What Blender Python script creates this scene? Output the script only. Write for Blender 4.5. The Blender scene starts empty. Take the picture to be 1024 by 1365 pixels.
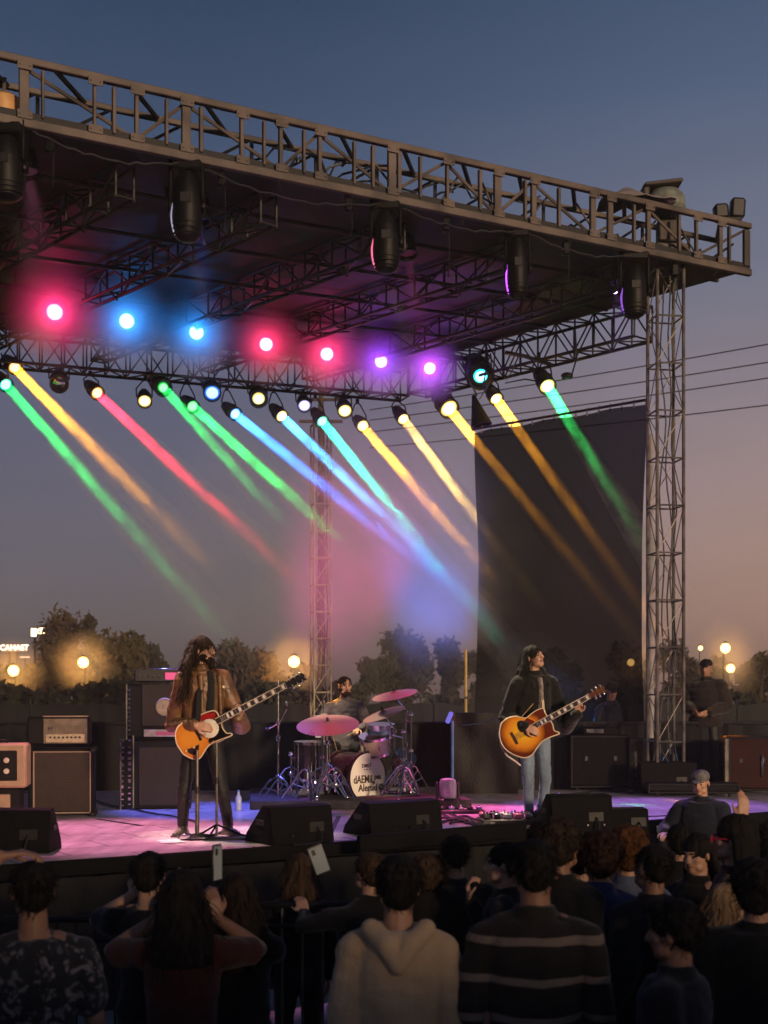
import bpy, math, random
from mathutils import Vector, Matrix, Quaternion, noise as mnoise
sc = bpy.context.scene
COL = sc.collection
V = Vector
RND = random.Random(7)
F = 1740.0            # focal length in photo pixels (1024 x 1365), camera level with a rising front
EYE = 2.45            # camera height
STAGE = 1.2           # stage deck height
def P(px, py, Y): return V(((px-512)/F*Y, Y, EYE+(930-py)/F*Y))      # a point at depth Y
def PZ(px, py, z):                                                   # a point on the plane of height z
    Y = (z-EYE)*F/(930-py); return V(((px-512)/F*Y, Y, z))
# ------------------------------------------------------------------ camera
cd = bpy.data.cameras.new('camera'); cam = bpy.data.objects.new('camera', cd); COL.objects.link(cam)
cam.location = (0, 0, EYE); cam.rotation_euler = (math.pi/2, 0, 0)
cd.sensor_fit = 'VERTICAL'; cd.sensor_height = 24; cd.lens = 24*F/1365; cd.shift_y = (930-682.5)/1365
cd.clip_end = 3000; cd.dof.use_dof = True; cd.dof.focus_distance = 13.0; cd.dof.aperture_fstop = 1.8
sc.camera = cam
vs = sc.view_settings; vs.view_transform = 'Standard'; vs.look = 'None'; vs.exposure = 0; vs.gamma = 1
cy = sc.cycles
cy.max_bounces = 4; cy.diffuse_bounces = 2; cy.glossy_bounces = 3; cy.transmission_bounces = 4; cy.transparent_max_bounces = 12
cy.volume_bounces = 0; cy.volume_max_steps = 128; cy.sample_clamp_indirect = 4; cy.use_denoising = True
cy.caustics_reflective = False; cy.caustics_refractive = False
# ------------------------------------------------------------------ materials
def srgb(r, g, b):
    f = lambda c: (c/255/12.92 if c <= 10 else ((c/255+.055)/1.055)**2.4)
    return (f(r), f(g), f(b), 1)
MATS = {}
def mat(name, col, rough=.6, metal=0, var=.25, vscale=6, bump=0, bscale=40, sheen=0, coat=0, spec=.5, stretch=None):
    if name in MATS: return MATS[name]
    m = bpy.data.materials.new(name); m.use_nodes = True; MATS[name] = m
    nt = m.node_tree; b = nt.nodes['Principled BSDF']; n = nt.nodes; l = nt.links
    c = tuple(col[:3])+(1,)
    b.inputs['Roughness'].default_value = rough; b.inputs['Metallic'].default_value = metal
    b.inputs['Specular IOR Level'].default_value = spec
    b.inputs['Sheen Weight'].default_value = sheen; b.inputs['Coat Weight'].default_value = coat
    tc = n.new('ShaderNodeTexCoord'); src = tc.outputs['Object']
    if stretch:
        mp = n.new('ShaderNodeMapping'); mp.inputs['Scale'].default_value = stretch; l.new(src, mp.inputs['Vector']); src = mp.outputs[0]
    no = n.new('ShaderNodeTexNoise'); no.inputs['Scale'].default_value = vscale; no.inputs['Detail'].default_value = 5
    l.new(src, no.inputs['Vector'])
    mx = n.new('ShaderNodeMix'); mx.data_type = 'RGBA'
    mx.inputs[6].default_value = tuple(x*(1-var) for x in c[:3])+(1,); mx.inputs[7].default_value = tuple(min(1, x*(1+var)) for x in c[:3])+(1,)
    rp = n.new('ShaderNodeMapRange'); rp.inputs[1].default_value = .32; rp.inputs[2].default_value = .68
    l.new(no.outputs[0], rp.inputs[0]); l.new(rp.outputs[0], mx.inputs[0]); l.new(mx.outputs[2], b.inputs['Base Color'])
    rr = n.new('ShaderNodeMapRange'); rr.inputs[3].default_value = max(.03, rough-.1); rr.inputs[4].default_value = min(1, rough+.1)
    l.new(no.outputs[0], rr.inputs[0]); l.new(rr.outputs[0], b.inputs['Roughness'])
    if bump:
        n2 = n.new('ShaderNodeTexNoise'); n2.inputs['Scale'].default_value = bscale; n2.inputs['Detail'].default_value = 4
        l.new(src, n2.inputs['Vector'])
        bp = n.new('ShaderNodeBump'); bp.inputs['Strength'].default_value = bump; bp.inputs['Distance'].default_value = .02
        l.new(n2.outputs[0], bp.inputs['Height']); l.new(bp.outputs[0], b.inputs['Normal'])
    return m
def emit(name, col, strength, sample=False):
    if name in MATS: return MATS[name]
    m = bpy.data.materials.new(name); m.use_nodes = True; MATS[name] = m
    b = m.node_tree.nodes['Principled BSDF']
    b.inputs['Base Color'].default_value = (.02, .02, .02, 1); b.inputs['Roughness'].default_value = .3
    b.inputs['Emission Color'].default_value = tuple(col[:3])+(1,); b.inputs['Emission Strength'].default_value = strength
    try: m.cycles.emission_sampling = 'AUTO' if sample else 'NONE'
    except Exception: pass
    return m
M = dict(
 truss=mat('rusted_tan_steel', (.078,.060,.052), .65, .0, .6, 2.2, .25, 30),
 darksteel=mat('dark_steel', (.010,.009,.009), .55, .3, .4, 5, .2, 40),
 alu=mat('dull_aluminium', (.13,.115,.10), .45, .5, .5, 7, .15, 40),
 black=mat('black_plastic', (.006,.006,.0065), .45, 0, .4, 8, .15, 60),
 blackmatt=mat('black_paint', (.0035,.0033,.0038), .8, 0, .4, 4, .3, 90, spec=.15),
 chrome=mat('chrome', (.75,.74,.76), .14, 1, .1, 20),
 cloth_black=mat('black_cloth', (.004,.0037,.0043), .9, 0, .4, 5, .4, 25, sheen=.2),
 tolex=mat('black_tolex', (.005,.0046,.005), .6, 0, .4, 10, .5, 220, spec=.25),
 cream=mat('cream_tolex', (.35,.23,.14), .6, 0, .12, 9, .3, 160),
 headblack=mat('lamp_black', (.0016,.0015,.0017), .5, 0, .4, 8, .15, 60, spec=.2),
 rubber=mat('rubber', (.01,.01,.01), .8),
 cable=mat('cable_black', (.012,.012,.014), .5),
 skin=mat('skin_light', (.48,.27,.18), .5, 0, .14, 14, .12, 90),
 skin2=mat('skin_tan', (.3,.155,.095), .5, 0, .14, 14, .12, 90),
 skin3=mat('skin_brown', (.15,.075,.045), .5, 0, .14, 14, .12, 90),
 eye=mat('eye_dark', (.02,.012,.01), .25), lip=mat('lip', (.3,.11,.09), .45), brow=mat('eyebrow', (.025,.016,.012), .8),
 denim=mat('blue_denim', (.17,.235,.32), .85, 0, .28, 9, .5, 120, stretch=(1,1,.35)),
 blackjeans=mat('black_jeans', (.0045,.0045,.005), .6, 0, .4, 9, .4, 60),
 ground=None)
# ------------------------------------------------------------------ mesh builder
class MB:
    def __init__(s): s.v = []; s.f = []; s.m = []; s.mi = 0
    def add(s, vs, fs):
        o = len(s.v); s.v += [V(p) for p in vs]
        for f in fs: s.f.append([i+o for i in f]); s.m.append(s.mi)
    def box(s, c, size, rot=None, taper=1.0):
        x, y, z = [d/2 for d in size]; c = V(c)
        pts = [V((sx*x*(taper if sz > 0 else 1), sy*y*(taper if sz > 0 else 1), sz*z)) for sz in (-1, 1) for sx, sy in ((-1,-1),(1,-1),(1,1),(-1,1))]
        if rot is not None: pts = [rot @ p for p in pts]
        s.add([p+c for p in pts], [(3,2,1,0),(4,5,6,7),(0,1,5,4),(1,2,6,5),(2,3,7,6),(3,0,4,7)])
    def rbox(s, c, size, r=.012, rot=None):           # bevelled box: chamfered edges
        x, y, z = [d/2 for d in size]; c = V(c); r = min(r, x*.9, y*.9, z*.9)
        bm = [];
        for sz in (-1, 1):
            for sx, sy in ((-1,-1),(1,-1),(1,1),(-1,1)):
                bm += [V((sx*(x-r), sy*(y-r), sz*z)), V((sx*x, sy*(y-r), sz*(z-r))), V((sx*(x-r), sy*y, sz*(z-r)))]
        if rot is not None: bm = [rot @ p for p in bm]
        q = lambda k, j: k*3+j
        f = [[q(3,0),q(2,0),q(1,0),q(0,0)], [q(4,0),q(5,0),q(6,0),q(7,0)],
             [q(0,2),q(1,2),q(5,2),q(4,2)], [q(1,1),q(2,1),q(6,1),q(5,1)], [q(2,2),q(3,2),q(7,2),q(6,2)], [q(3,1),q(0,1),q(4,1),q(7,1)]]
        for k in range(4):
            n = (k+1) % 4; j = 2 if k % 2 == 0 else 1
            f.append([q(k,0),q(n,0),q(n,j),q(k,j)]); f.append([q(k+4,j),q(n+4,j),q(n+4,0),q(k+4,0)])
        for k, (a, b) in enumerate(((1,2),(2,1),(1,2),(2,1))):
            f.append([q(k,a),q(k,b),q(k+4,b),q(k+4,a)])
            f.append([q(k,0),q(k,b),q(k,a)]); f.append([q(k+4,0),q(k+4,a),q(k+4,b)])
        s.add([p+c for p in bm], f)
    def tube(s, a, b, r, r2=None, n=8, cap=True):
        a, b = V(a), V(b); r2 = r if r2 is None else r2; d = b-a
        if d.length < 1e-6: return
        q = d.to_track_quat('Z', 'Y'); ring = [q @ V((math.cos(2*math.pi*k/n), math.sin(2*math.pi*k/n), 0)) for k in range(n)]
        vs = [a+p*r for p in ring]+[b+p*r2 for p in ring]
        fs = [(k, (k+1) % n, n+(k+1) % n, n+k) for k in range(n)]
        if cap: fs += [tuple(range(n-1, -1, -1)), tuple(range(n, 2*n))]
        s.add(vs, fs)
    def path(s, pts, r, n=6, r_end=None):
        pts = [V(p) for p in pts]; N = len(pts); vs = []; fs = []; up = None
        for i, p in enumerate(pts):
            d = (pts[min(i+1, N-1)]-pts[max(i-1, 0)]);
            if d.length < 1e-9: d = V((0,0,1))
            d.normalize()
            if up is None: up = d.orthogonal().normalized()
            up = (up-d*up.dot(d)); up = up.normalized() if up.length > 1e-6 else d.orthogonal().normalized()
            w = d.cross(up); rr = r if r_end is None else r+(r_end-r)*i/(N-1)
            vs += [p+(up*math.cos(2*math.pi*k/n)+w*math.sin(2*math.pi*k/n))*rr for k in range(n)]
        for i in range(N-1):
            fs += [(i*n+k, i*n+(k+1) % n, (i+1)*n+(k+1) % n, (i+1)*n+k) for k in range(n)]
        fs += [tuple(range(n-1, -1, -1)), tuple(range((N-1)*n, N*n))]
        s.add(vs, fs)
    def lathe(s, prof, a=(0,0,0), d=(0,0,1), n=24, closed=False):   # prof: (radius, height) along axis d from a
        a = V(a); q = V(d).normalized().to_track_quat('Z', 'Y'); vs = []; fs = []
        for r, h in prof: vs += [a+q @ V((r*math.cos(2*math.pi*k/n), r*math.sin(2*math.pi*k/n), h)) for k in range(n)]
        for i in range(len(prof)-1): fs += [(i*n+k, i*n+(k+1) % n, (i+1)*n+(k+1) % n, (i+1)*n+k) for k in range(n)]
        if not closed: fs += [tuple(range(n-1, -1, -1)), tuple(range((len(prof)-1)*n, len(prof)*n))]
        else: fs += [((len(prof)-1)*n+k, (len(prof)-1)*n+(k+1) % n, (k+1) % n, k) for k in range(n)]
        s.add(vs, fs)
    def ell(s, c, r, rot=None, nu=14, nv=9):
        c = V(c); r = (r, r, r) if not hasattr(r, '__len__') else r; vs = [V((0,0,-r[2]))]; fs = []
        for i in range(1, nv):
            t = -math.pi/2+math.pi*i/nv
            vs += [V((r[0]*math.cos(t)*math.cos(2*math.pi*k/nu), r[1]*math.cos(t)*math.sin(2*math.pi*k/nu), r[2]*math.sin(t))) for k in range(nu)]
        vs.append(V((0,0,r[2]))); T = len(vs)-1
        fs += [(0, 1+(k+1) % nu, 1+k) for k in range(nu)]
        for i in range(nv-2): fs += [(1+i*nu+k, 1+i*nu+(k+1) % nu, 1+(i+1)*nu+(k+1) % nu, 1+(i+1)*nu+k) for k in range(nu)]
        fs += [(1+(nv-2)*nu+k, 1+(nv-2)*nu+(k+1) % nu, T) for k in range(nu)]
        if rot is not None: vs = [rot @ p for p in vs]
        s.add([p+c for p in vs], fs)
    def cone(s, a, ra, b, rb, n=12):                  # round cone: capsule with two radii
        a, b = V(a), V(b); s.tube(a, b, ra, rb, n); s.ell(a, ra*.999, None, n, 8); s.ell(b, rb*.999, None, n, 8)
    def loft(s, secs, n=20, M3=None):                 # stacked ellipses (centre, rx, ry)
        vs = []; fs = []
        for c, rx, ry in secs:
            for k in range(n):
                a = 2*math.pi*k/n; p = V((rx*math.cos(a), ry*math.sin(a), 0)); vs.append(V(c)+((M3 @ p) if M3 is not None else p))
        for i in range(len(secs)-1): fs += [(i*n+k, i*n+(k+1) % n, (i+1)*n+(k+1) % n, (i+1)*n+k) for k in range(n)]
        fs += [tuple(range(n-1, -1, -1)), tuple(range((len(secs)-1)*n, len(secs)*n))]
        s.add(vs, fs)
    def prism(s, pts2, o, ex, ey, th, bev=0):         # outline in the (ex, ey) plane, th along ex x ey
        o, ex, ey = V(o), V(ex), V(ey); nz = ex.cross(ey).normalized(); n = len(pts2); base = len(s.v)
        cx = sum(p[0] for p in pts2)/n; cyy = sum(p[1] for p in pts2)/n
        rows = [(0, 1-bev), (bev*.06, 1), (th-bev*.06, 1), (th, 1-bev)] if bev else [(0, 1), (th, 1)]
        vs = []
        for h, k in rows: vs += [o+ex*(cx+(p[0]-cx)*k)+ey*(cyy+(p[1]-cyy)*k)+nz*h for p in pts2]
        fs = [tuple(range(n-1, -1, -1)), tuple(range((len(rows)-1)*n, len(rows)*n))]
        for i in range(len(rows)-1): fs += [(i*n+k, i*n+(k+1) % n, (i+1)*n+(k+1) % n, (i+1)*n+k) for k in range(n)]
        s.add(vs, fs)
    def build(s, name, mats, parent=None, smooth=True, angle=40, bevel=0):
        me = bpy.data.meshes.new(name); me.from_pydata(s.v, [], s.f); me.update()
        for m in (mats if isinstance(mats, (list, tuple)) else [mats]): me.materials.append(m)
        me.polygons.foreach_set('material_index', s.m)
        ob = bpy.data.objects.new(name, me); COL.objects.link(ob)
        if parent is not None: ob.parent = parent
        if smooth: me.shade_smooth_by_angle(math.radians(angle)) if hasattr(me, 'shade_smooth_by_angle') else smooth_angle(me, angle)
        if bevel:
            bv = ob.modifiers.new('bevel', 'BEVEL'); bv.width = bevel; bv.segments = 2; bv.limit_method = 'ANGLE'; bv.angle_limit = math.radians(50)
        return ob
def smooth_angle(me, angle):
    import bmesh
    bm = bmesh.new(); bm.from_mesh(me); a = math.radians(angle)
    for f in bm.faces: f.smooth = True
    for e in bm.edges: e.smooth = len(e.link_faces) == 2 and e.calc_face_angle(0) < a
    bm.to_mesh(me); bm.free()
def smooth_all(me): me.polygons.foreach_set('use_smooth', [True]*len(me.polygons))
def remesh(mb, vox, smooth=4, fac=.5):                # one continuous skin round everything in mb
    me = bpy.data.meshes.new('blob'); me.from_pydata(mb.v, [], mb.f); me.update()
    ob = bpy.data.objects.new('blob', me); COL.objects.link(ob)
    r = ob.modifiers.new('r', 'REMESH'); r.mode = 'VOXEL'; r.voxel_size = vox
    if smooth: sm = ob.modifiers.new('s', 'SMOOTH'); sm.factor = fac; sm.iterations = smooth
    dg = bpy.context.evaluated_depsgraph_get(); out = bpy.data.meshes.new_from_object(ob.evaluated_get(dg))
    bpy.data.objects.remove(ob); bpy.data.meshes.remove(me); smooth_all(out); return out
def displace(me, fn):
    ns = [v.normal.copy() for v in me.vertices]
    for v, nn in zip(me.vertices, ns): v.co += nn*fn(v.co)
    me.update()
def link_mesh(name, me, mats, parent=None):
    me.name = name
    for m in (mats if isinstance(mats, (list, tuple)) else [mats]): me.materials.append(m)
    o = bpy.data.objects.new(name, me); COL.objects.link(o)
    if parent is not None: o.parent = parent
    return o
def tag(o, label=None, cat=None, group=None, kind=None):
    if label: o['label'] = label
    if cat: o['category'] = cat
    if group: o['group'] = group
    if kind: o['kind'] = kind
    return o
def thing(name, label, cat, loc=(0,0,0), rz=0, group=None):
    o = bpy.data.objects.new(name, None); COL.objects.link(o); o.empty_display_size = .1
    o.location = loc; o.rotation_euler = (0, 0, rz); return tag(o, label, cat, group)
def lamp(kind, loc, d, col, watts, parent=None, size=.1, spot=None, blend=.5, spread=None, name='lamp'):
    la = bpy.data.lights.new(name, kind); la.color = col; la.energy = watts
    if kind == 'AREA': la.shape = 'DISK'; la.size = size; la.spread = spread or math.pi
    else: la.shadow_soft_size = size
    if kind == 'SPOT': la.spot_size = spot; la.spot_blend = blend
    o = bpy.data.objects.new(name, la); COL.objects.link(o); o.location = loc
    o.rotation_mode = 'QUATERNION'
    if d is not None: o.rotation_quaternion = (-V(d)).to_track_quat('Z', 'Y')
    if parent is not None: o.parent = parent; o.matrix_parent_inverse = Matrix.Identity(4)
    return o
# ------------------------------------------------------------------ sky, sun, air
w = bpy.data.worlds.new('World'); sc.world = w; w.use_nodes = True
nt = w.node_tree; n = nt.nodes; l = nt.links; bg = n['Background']
sky = n.new('ShaderNodeTexSky'); sky.sky_type = 'NISHITA'; sky.sun_disc = False
SUN_EL, SUN_AZ = math.radians(8), math.radians(149.5)
sky.sun_elevation = SUN_EL; sky.sun_rotation = SUN_AZ; sky.dust_density = 2.0; sky.ozone_density = 4
tc = n.new('ShaderNodeTexCoord'); sx = n.new('ShaderNodeSeparateXYZ'); l.new(tc.outputs['Generated'], sx.inputs[0])
def ramp(stops, src):
    r = n.new('ShaderNodeValToRGB'); e = r.color_ramp.elements
    while len(e) > 1: e.remove(e[0])
    e[0].position = stops[0][0]; e[0].color = stops[0][1]
    for p, c in stops[1:]: k = e.new(p); k.color = c
    l.new(src, r.inputs[0]); return r
# dusk: sine of elevation -> colour, away from the afterglow and towards it
rl = ramp([(0, srgb(76,61,64)), (.06, srgb(87,71,77)), (.16, srgb(88,77,90)), (.27, srgb(81,81,102)), (.38, srgb(58,68,91)), (.47, srgb(39,52,74)), (.7, srgb(22,34,58))], sx.outputs[2])
rr_ = ramp([(0, srgb(120,92,84)), (.07, srgb(158,119,105)), (.12, srgb(160,126,115)), (.19, srgb(146,123,122)), (.30, srgb(112,110,123)), (.42, srgb(78,90,114)), (.52, srgb(52,68,95)), (.75, srgb(28,42,68))], sx.outputs[2])
mr = n.new('ShaderNodeMapRange'); mr.inputs[1].default_value = -.16; mr.inputs[2].default_value = .3; mr.interpolation_type = 'SMOOTHSTEP'; l.new(sx.outputs[0], mr.inputs[0])
mix = n.new('ShaderNodeMix'); mix.data_type = 'RGBA'; l.new(mr.outputs[0], mix.inputs[0]); l.new(rl.outputs[0], mix.inputs[6]); l.new(rr_.outputs[0], mix.inputs[7])
cn = n.new('ShaderNodeTexNoise'); cn.inputs['Scale'].default_value = 2.2; cn.inputs['Detail'].default_value = 4
cm = n.new('ShaderNodeMapping'); cm.inputs['Scale'].default_value = (1, 1, 5); l.new(tc.outputs['Generated'], cm.inputs[0]); l.new(cm.outputs[0], cn.inputs[0])
cr = n.new('ShaderNodeMapRange'); cr.inputs[1].default_value = .3; cr.inputs[2].default_value = .7; cr.inputs[3].default_value = .91; cr.inputs[4].default_value = 1.09; l.new(cn.outputs[0], cr.inputs[0])
ml = n.new('ShaderNodeMix'); ml.data_type = 'RGBA'; ml.blend_type = 'MULTIPLY'; ml.inputs[0].default_value = 1; l.new(mix.outputs[2], ml.inputs[6]); l.new(cr.outputs[0], ml.inputs[7])
sk = n.new('ShaderNodeMix'); sk.data_type = 'RGBA'; sk.blend_type = 'ADD'; sk.inputs[0].default_value = .02   # a little of the physical sky over the dusk gradient
l.new(ml.outputs[2], sk.inputs[6]); l.new(sky.outputs[0], sk.inputs[7]); l.new(sk.outputs[2], bg.inputs[0]); bg.inputs[1].default_value = .95
sl = bpy.data.lights.new('sun', 'SUN'); sl.energy = 3.0; sl.angle = math.radians(5); sl.color = (1, .69, .43)  # warm key from behind the viewer, standing in for front floodlights
so = bpy.data.objects.new('sun', sl); COL.objects.link(so); so.rotation_mode = 'QUATERNION'
so.rotation_quaternion = V((.5, -.85, .14)).to_track_quat('Z', 'Y')
def volmat(name, dens, col=(.92,.92,.92), aniso=0):
    m = bpy.data.materials.new(name); m.use_nodes = True; n = m.node_tree.nodes; n.clear()
    o = n.new('ShaderNodeOutputMaterial'); pv = n.new('ShaderNodeVolumePrincipled')
    pv.inputs['Density'].default_value = dens; pv.inputs['Color'].default_value = tuple(col)+(1,); pv.inputs['Anisotropy'].default_value = aniso
    m.node_tree.links.new(pv.outputs[0], o.inputs['Volume']); return m, pv
b = MB(); b.box((0, 55, 8.2), (150, 130, 19)); hz = b.build('haze', volmat('haze_air', .0014)[0], smooth=False)
tag(hz, 'thin evening haze hanging over the whole concert ground', 'haze', kind='stuff')
# ------------------------------------------------------------------ ground
def grid_sheet(name, x0, x1, y0, y1, z, nx, ny, amp, m):
    b = MB()
    for j in range(ny+1):
        for i in range(nx+1):
            x = x0+(x1-x0)*i/nx; y = y0+(y1-y0)*j/ny
            b.v.append(V((x, y, z+amp*mnoise.noise((x*.11, y*.11, 3)))))
    for j in range(ny):
        for i in range(nx): b.f.append([j*(nx+1)+i, j*(nx+1)+i+1, (j+1)*(nx+1)+i+1, (j+1)*(nx+1)+i]); b.m.append(0)
    return b.build(name, m)
gm = mat('field_earth', (.035,.033,.022), .95, 0, .5, .6, .6, 6)
tag(grid_sheet('ground', -300, 300, -40, 600, 0, 60, 60, 0.0, gm), kind='structure')
pav = mat('paved_yard', (.2,.2,.215), .75, 0, .3, 2, .4, 25)
tag(grid_sheet('pavement', -9, 9, -6, 12.2, .012, 6, 6, 0, pav), kind='structure')
# ------------------------------------------------------------------ trees
def leafmat(name, c): 
    m = mat(name, c, .7, 0, .45, .8, 0, 1, spec=.2); return m
LEAF = [leafmat('leaf_dark', (.03,.03,.018)), leafmat('leaf_olive', (.055,.046,.02)), leafmat('leaf_brown', (.055,.04,.024))]
BARK = mat('bark', (.05,.038,.028), .9, 0, .4, 6, .6, 12)
def tree(name, label, cat, loc, h, w, r, n=1500, leaf=.17, group=None, lm=0, trunk=.3, blobs=9, shape=1.0, loose=.22):
    R = random.Random(r); t = thing(name, label, cat, loc, 0, group)
    b = MB(); th = h*trunk; lean = R.uniform(-.06, .06)*h
    top = V((lean, 0, h*.8)); base = h*.022+.03
    b.path([(0,0,-.1), (lean*.2, R.uniform(-.05,.05)*h*.3, th*.6), (lean*.5, 0, th*1.2), top], base, 7, base*.25)
    cents = []
    for k in range(blobs):
        a = R.uniform(0, 2*math.pi); q = (k+.5)/blobs; z = th+(h-th)*(.12+.8*q); rad = w*.5*(math.sin(math.pi*(.18+.72*q))**shape)
        c = V((lean*q+math.cos(a)*rad*.62, math.sin(a)*rad*.62, z)); cents.append((c, w*R.uniform(.17, .3)))
        s0 = V((lean*.4*q, 0, th*.75+(c.z-th)*.45)); mid = (s0+c)/2+V((0,0,-.05*h))*R.random()
        b.path([s0, mid, c, c+(c-s0)*.25], base*.42, 5, base*.07)
    b.build('trunk', BARK, t)
    cr = MB()
    for k in range(int(n*2.0)):
        c, rr = cents[R.randrange(len(cents))]
        d = V((R.gauss(0,1), R.gauss(0,1), R.gauss(0,.75))); d.normalize()
        p = c+d*rr*(R.random()**.45)*(1+loose*min(1.5, R.expovariate(1.6))); sz = leaf*R.uniform(.5, 1.25)
        u = V((R.gauss(0,1), R.gauss(0,1), R.gauss(0,1))).normalized(); v = u.orthogonal().normalized()
        i = len(cr.v); cr.v += [p-u*sz, p+v*sz*.45, p+u*sz, p-v*sz*.45]; cr.f.append([i,i+1,i+2,i+3]); cr.m.append(0)
    cr.build('crown', LEAF[lm], t, smooth=False); return t
TG = 'trees along the far edge of the field'
def TR(px, ptop, Y, wpx, label, r, name='broadleaf_tree', **k):
    X = (px-512)/F*Y; h = EYE+(930-ptop)/F*Y; ww = wpx/F*Y
    return tree(name, label, 'tree', (X, Y, 0), h, ww, r, group=TG, **k)
TR(2, 890, 52, 75, 'low bushy tree at the left frame edge behind the lowest amber street lamp', 1, n=1500)
TR(47, 890, 50, 62, 'olive tree in front of the two bright floodlight panels on the left', 2, lm=1, n=1700)
TR(86, 818, 54, 62, 'tall wispy open tree beside the dark columnar cypress on the left', 3, lm=2, n=1100, blobs=12, trunk=.42, loose=.5)
TR(123, 817, 52, 24, 'narrow dark cypress with a knob shaped top on the left skyline', 4, 'cypress_tree', n=1300, blobs=8, shape=.5, trunk=.5)
TR(128, 852, 47, 80, 'olive tree lit amber by the street lamp in its branches', 5, lm=1, n=1800)
TR(168, 846, 50, 72, 'round leafy tree behind the tall amplifier stack on the left', 6, lm=1, n=1900)
TR(203, 858, 55, 52, 'smaller round tree just left of the long haired guitarist', 7, n=1300)
TR(318, 856, 40, 66, 'twiggy bush like tree right behind the long haired guitarist', 8, lm=2, n=1000, loose=.4)
TR(356, 868, 43, 62, 'twiggy dark tree just left of the lamp behind the microphone stand', 9, lm=2, n=1000, loose=.4)
TR(404, 880, 46, 52, 'low tree glowing amber under the lamp beside the lattice mast', 10, lm=1, n=900)
TR(484, 878, 56, 50, 'low hazy tree behind the drummer head', 11, n=1200)
TR(538, 846, 60, 84, 'biggest hazy round tree in the middle behind the drum cymbals', 12, n=2600, blobs=14)
TR(600, 852, 62, 52, 'hazy tree standing right behind the slim yellow pole', 13, n=1700)
TR(650, 858, 66, 60, 'faint tree seen through the left edge of the dark backdrop', 14, n=1300)
TR(740, 866, 60, 60, 'faint tree behind the dark haired guitarist', 15, n=1100)
TR(835, 862, 58, 70, 'dim tree behind the amber lamp left of the roof tower', 16, n=1300, lm=2)
TR(905, 858, 55, 66, 'dim tree behind the foot of the right roof tower', 17, n=1400, lm=2)
TR(952, 880, 52, 60, 'brownish tree below the pair of amber lamps on the right', 18, n=1300, lm=1)
TR(1012, 872, 50, 66, 'brownish tree at the right frame edge beside the amber lamps', 19, n=1400, lm=1)
# hedge and site fence that close the view behind the stage
def hedge(label, x0, x1, Y, h, r, n):
    R = random.Random(r); t = thing('hedge', label, 'hedge', ((x0+x1)/2, Y, 0)); L = x1-x0
    b = MB()
    for k in range(int(L/1.6)): b.path([(-L/2+k*1.6+.5, 0, 0), (-L/2+k*1.6+.55, .05, h*.7)], .05, 5, .02)
    b.build('stem', BARK, t)
    cr = MB()
    for k in range(n):
        x = R.uniform(-L/2, L/2); hh = h*(.8+.3*mnoise.noise((x*.45, r, 0))); p = V((x, R.uniform(-.7,.7), hh*R.random()**.6)); sz = R.uniform(.1,.24)
        u = V((R.gauss(0,1), R.gauss(0,1), R.gauss(0,1))).normalized(); v = u.orthogonal().normalized()
        i = len(cr.v); cr.v += [p-u*sz, p+v*sz*.5, p+u*sz, p-v*sz*.5]; cr.f.append([i,i+1,i+2,i+3]); cr.m.append(0)
    cr.build('foliage', LEAF[0], t, smooth=False)
hedge('long clipped dark hedge behind the left half of the stage', -15, -1.2, 36, 3.5, 3, 6500)
hedge('dark hedge behind the right half of the stage', 1.2, 15, 38, 3.2, 4, 5500)
FM = mat('dark_fence_sheet', (.004,.0037,.0037), .8, 0, .4, .7, .2, 6)
def sheet_fence(label, x0, x1, Y, h):
    t = thing('site_fence', label, 'fence', (x0, Y, 0)); n_ = int((x1-x0)/2.4)
    for k in range(n_):
        b = MB(); m = 18
        for i in range(m+1):
            x = k*2.4+2.36*i/m; b.v += [V((x, .03*math.sin(i*2.2)+.02*mnoise.noise((x*3,k,0)), .05)), V((x, .02*math.sin(i*1.7), h+.03*math.sin(i*.9+k)))]
        for i in range(m): b.f.append([2*i, 2*i+2, 2*i+3, 2*i+1]); b.m.append(0)
        o = b.build('panel', FM, t); sd = o.modifiers.new('thick', 'SOLIDIFY'); sd.thickness = .012
        p = MB(); p.tube((k*2.4-.02, .06, 0), (k*2.4-.02, .06, h+.1), .03); p.build('post', M['darksteel'], t)
sheet_fence('dark sheeted fence along the back of the field', -15.6, 15.6, 31, 2.3)
# unseen wall added to shade the pit; low light clears it onto the stage
t = thing('shade_wall', 'unseen brick wall added behind the yard to shade the crowd', 'wall', (6, -10, 0)); b = MB(); b.rbox((0,0,2.16), (64,.3,4.32), .02); b.build('brickwork', mat('wall_brick', (.2,.1,.07), .85, 0, .35, 4, .5, 30), t); b = MB(); b.rbox((0,0,4.37), (64.1,.42,.1), .015); b.build('coping', mat('wall_coping', (.3,.28,.26), .8), t)
# ------------------------------------------------------------------ far lamps and signs
SODIUM = (1, .42, .08)
def street_lamp(px, py, Y, label, watts=2100, r=.18, dim=1):
    p = P(px, py, Y); t = thing('street_lamp', label, 'street lamp', (p.x, p.y, 0), group='amber street lamps beyond the field')
    b = MB(); b.tube((0, .25, 0), (0, .25, p.z+.15), .05, .03); b.path([(0,.25,p.z+.1), (0,.15,p.z+.24), (0,0,p.z+.2)], .02, 6); b.build('pole', M['darksteel'], t)
    b = MB(); b.lathe([(.04,.05), (r*.6,0), (r*.6,-.02)], (0,0,p.z+r+.03)); b.build('lamp_hood', M['darksteel'], t)
    b = MB(); b.ell((0,0,p.z), r); b.build('globe', emit('sodium_globe', (1,.55,.15), 8), t)
    lamp('POINT', (0,-.02,p.z), None, SODIUM, watts*dim, t, r*1.05)
street_lamp(18, 894, 44, 'amber street lamp lowest on the left under the lit letter sign')
street_lamp(111, 883, 44, 'amber street lamp glowing among the leaves left of the amplifier stack')
street_lamp(392, 882, 42, 'amber street lamp between the microphone stand and the lattice mast')
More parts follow.
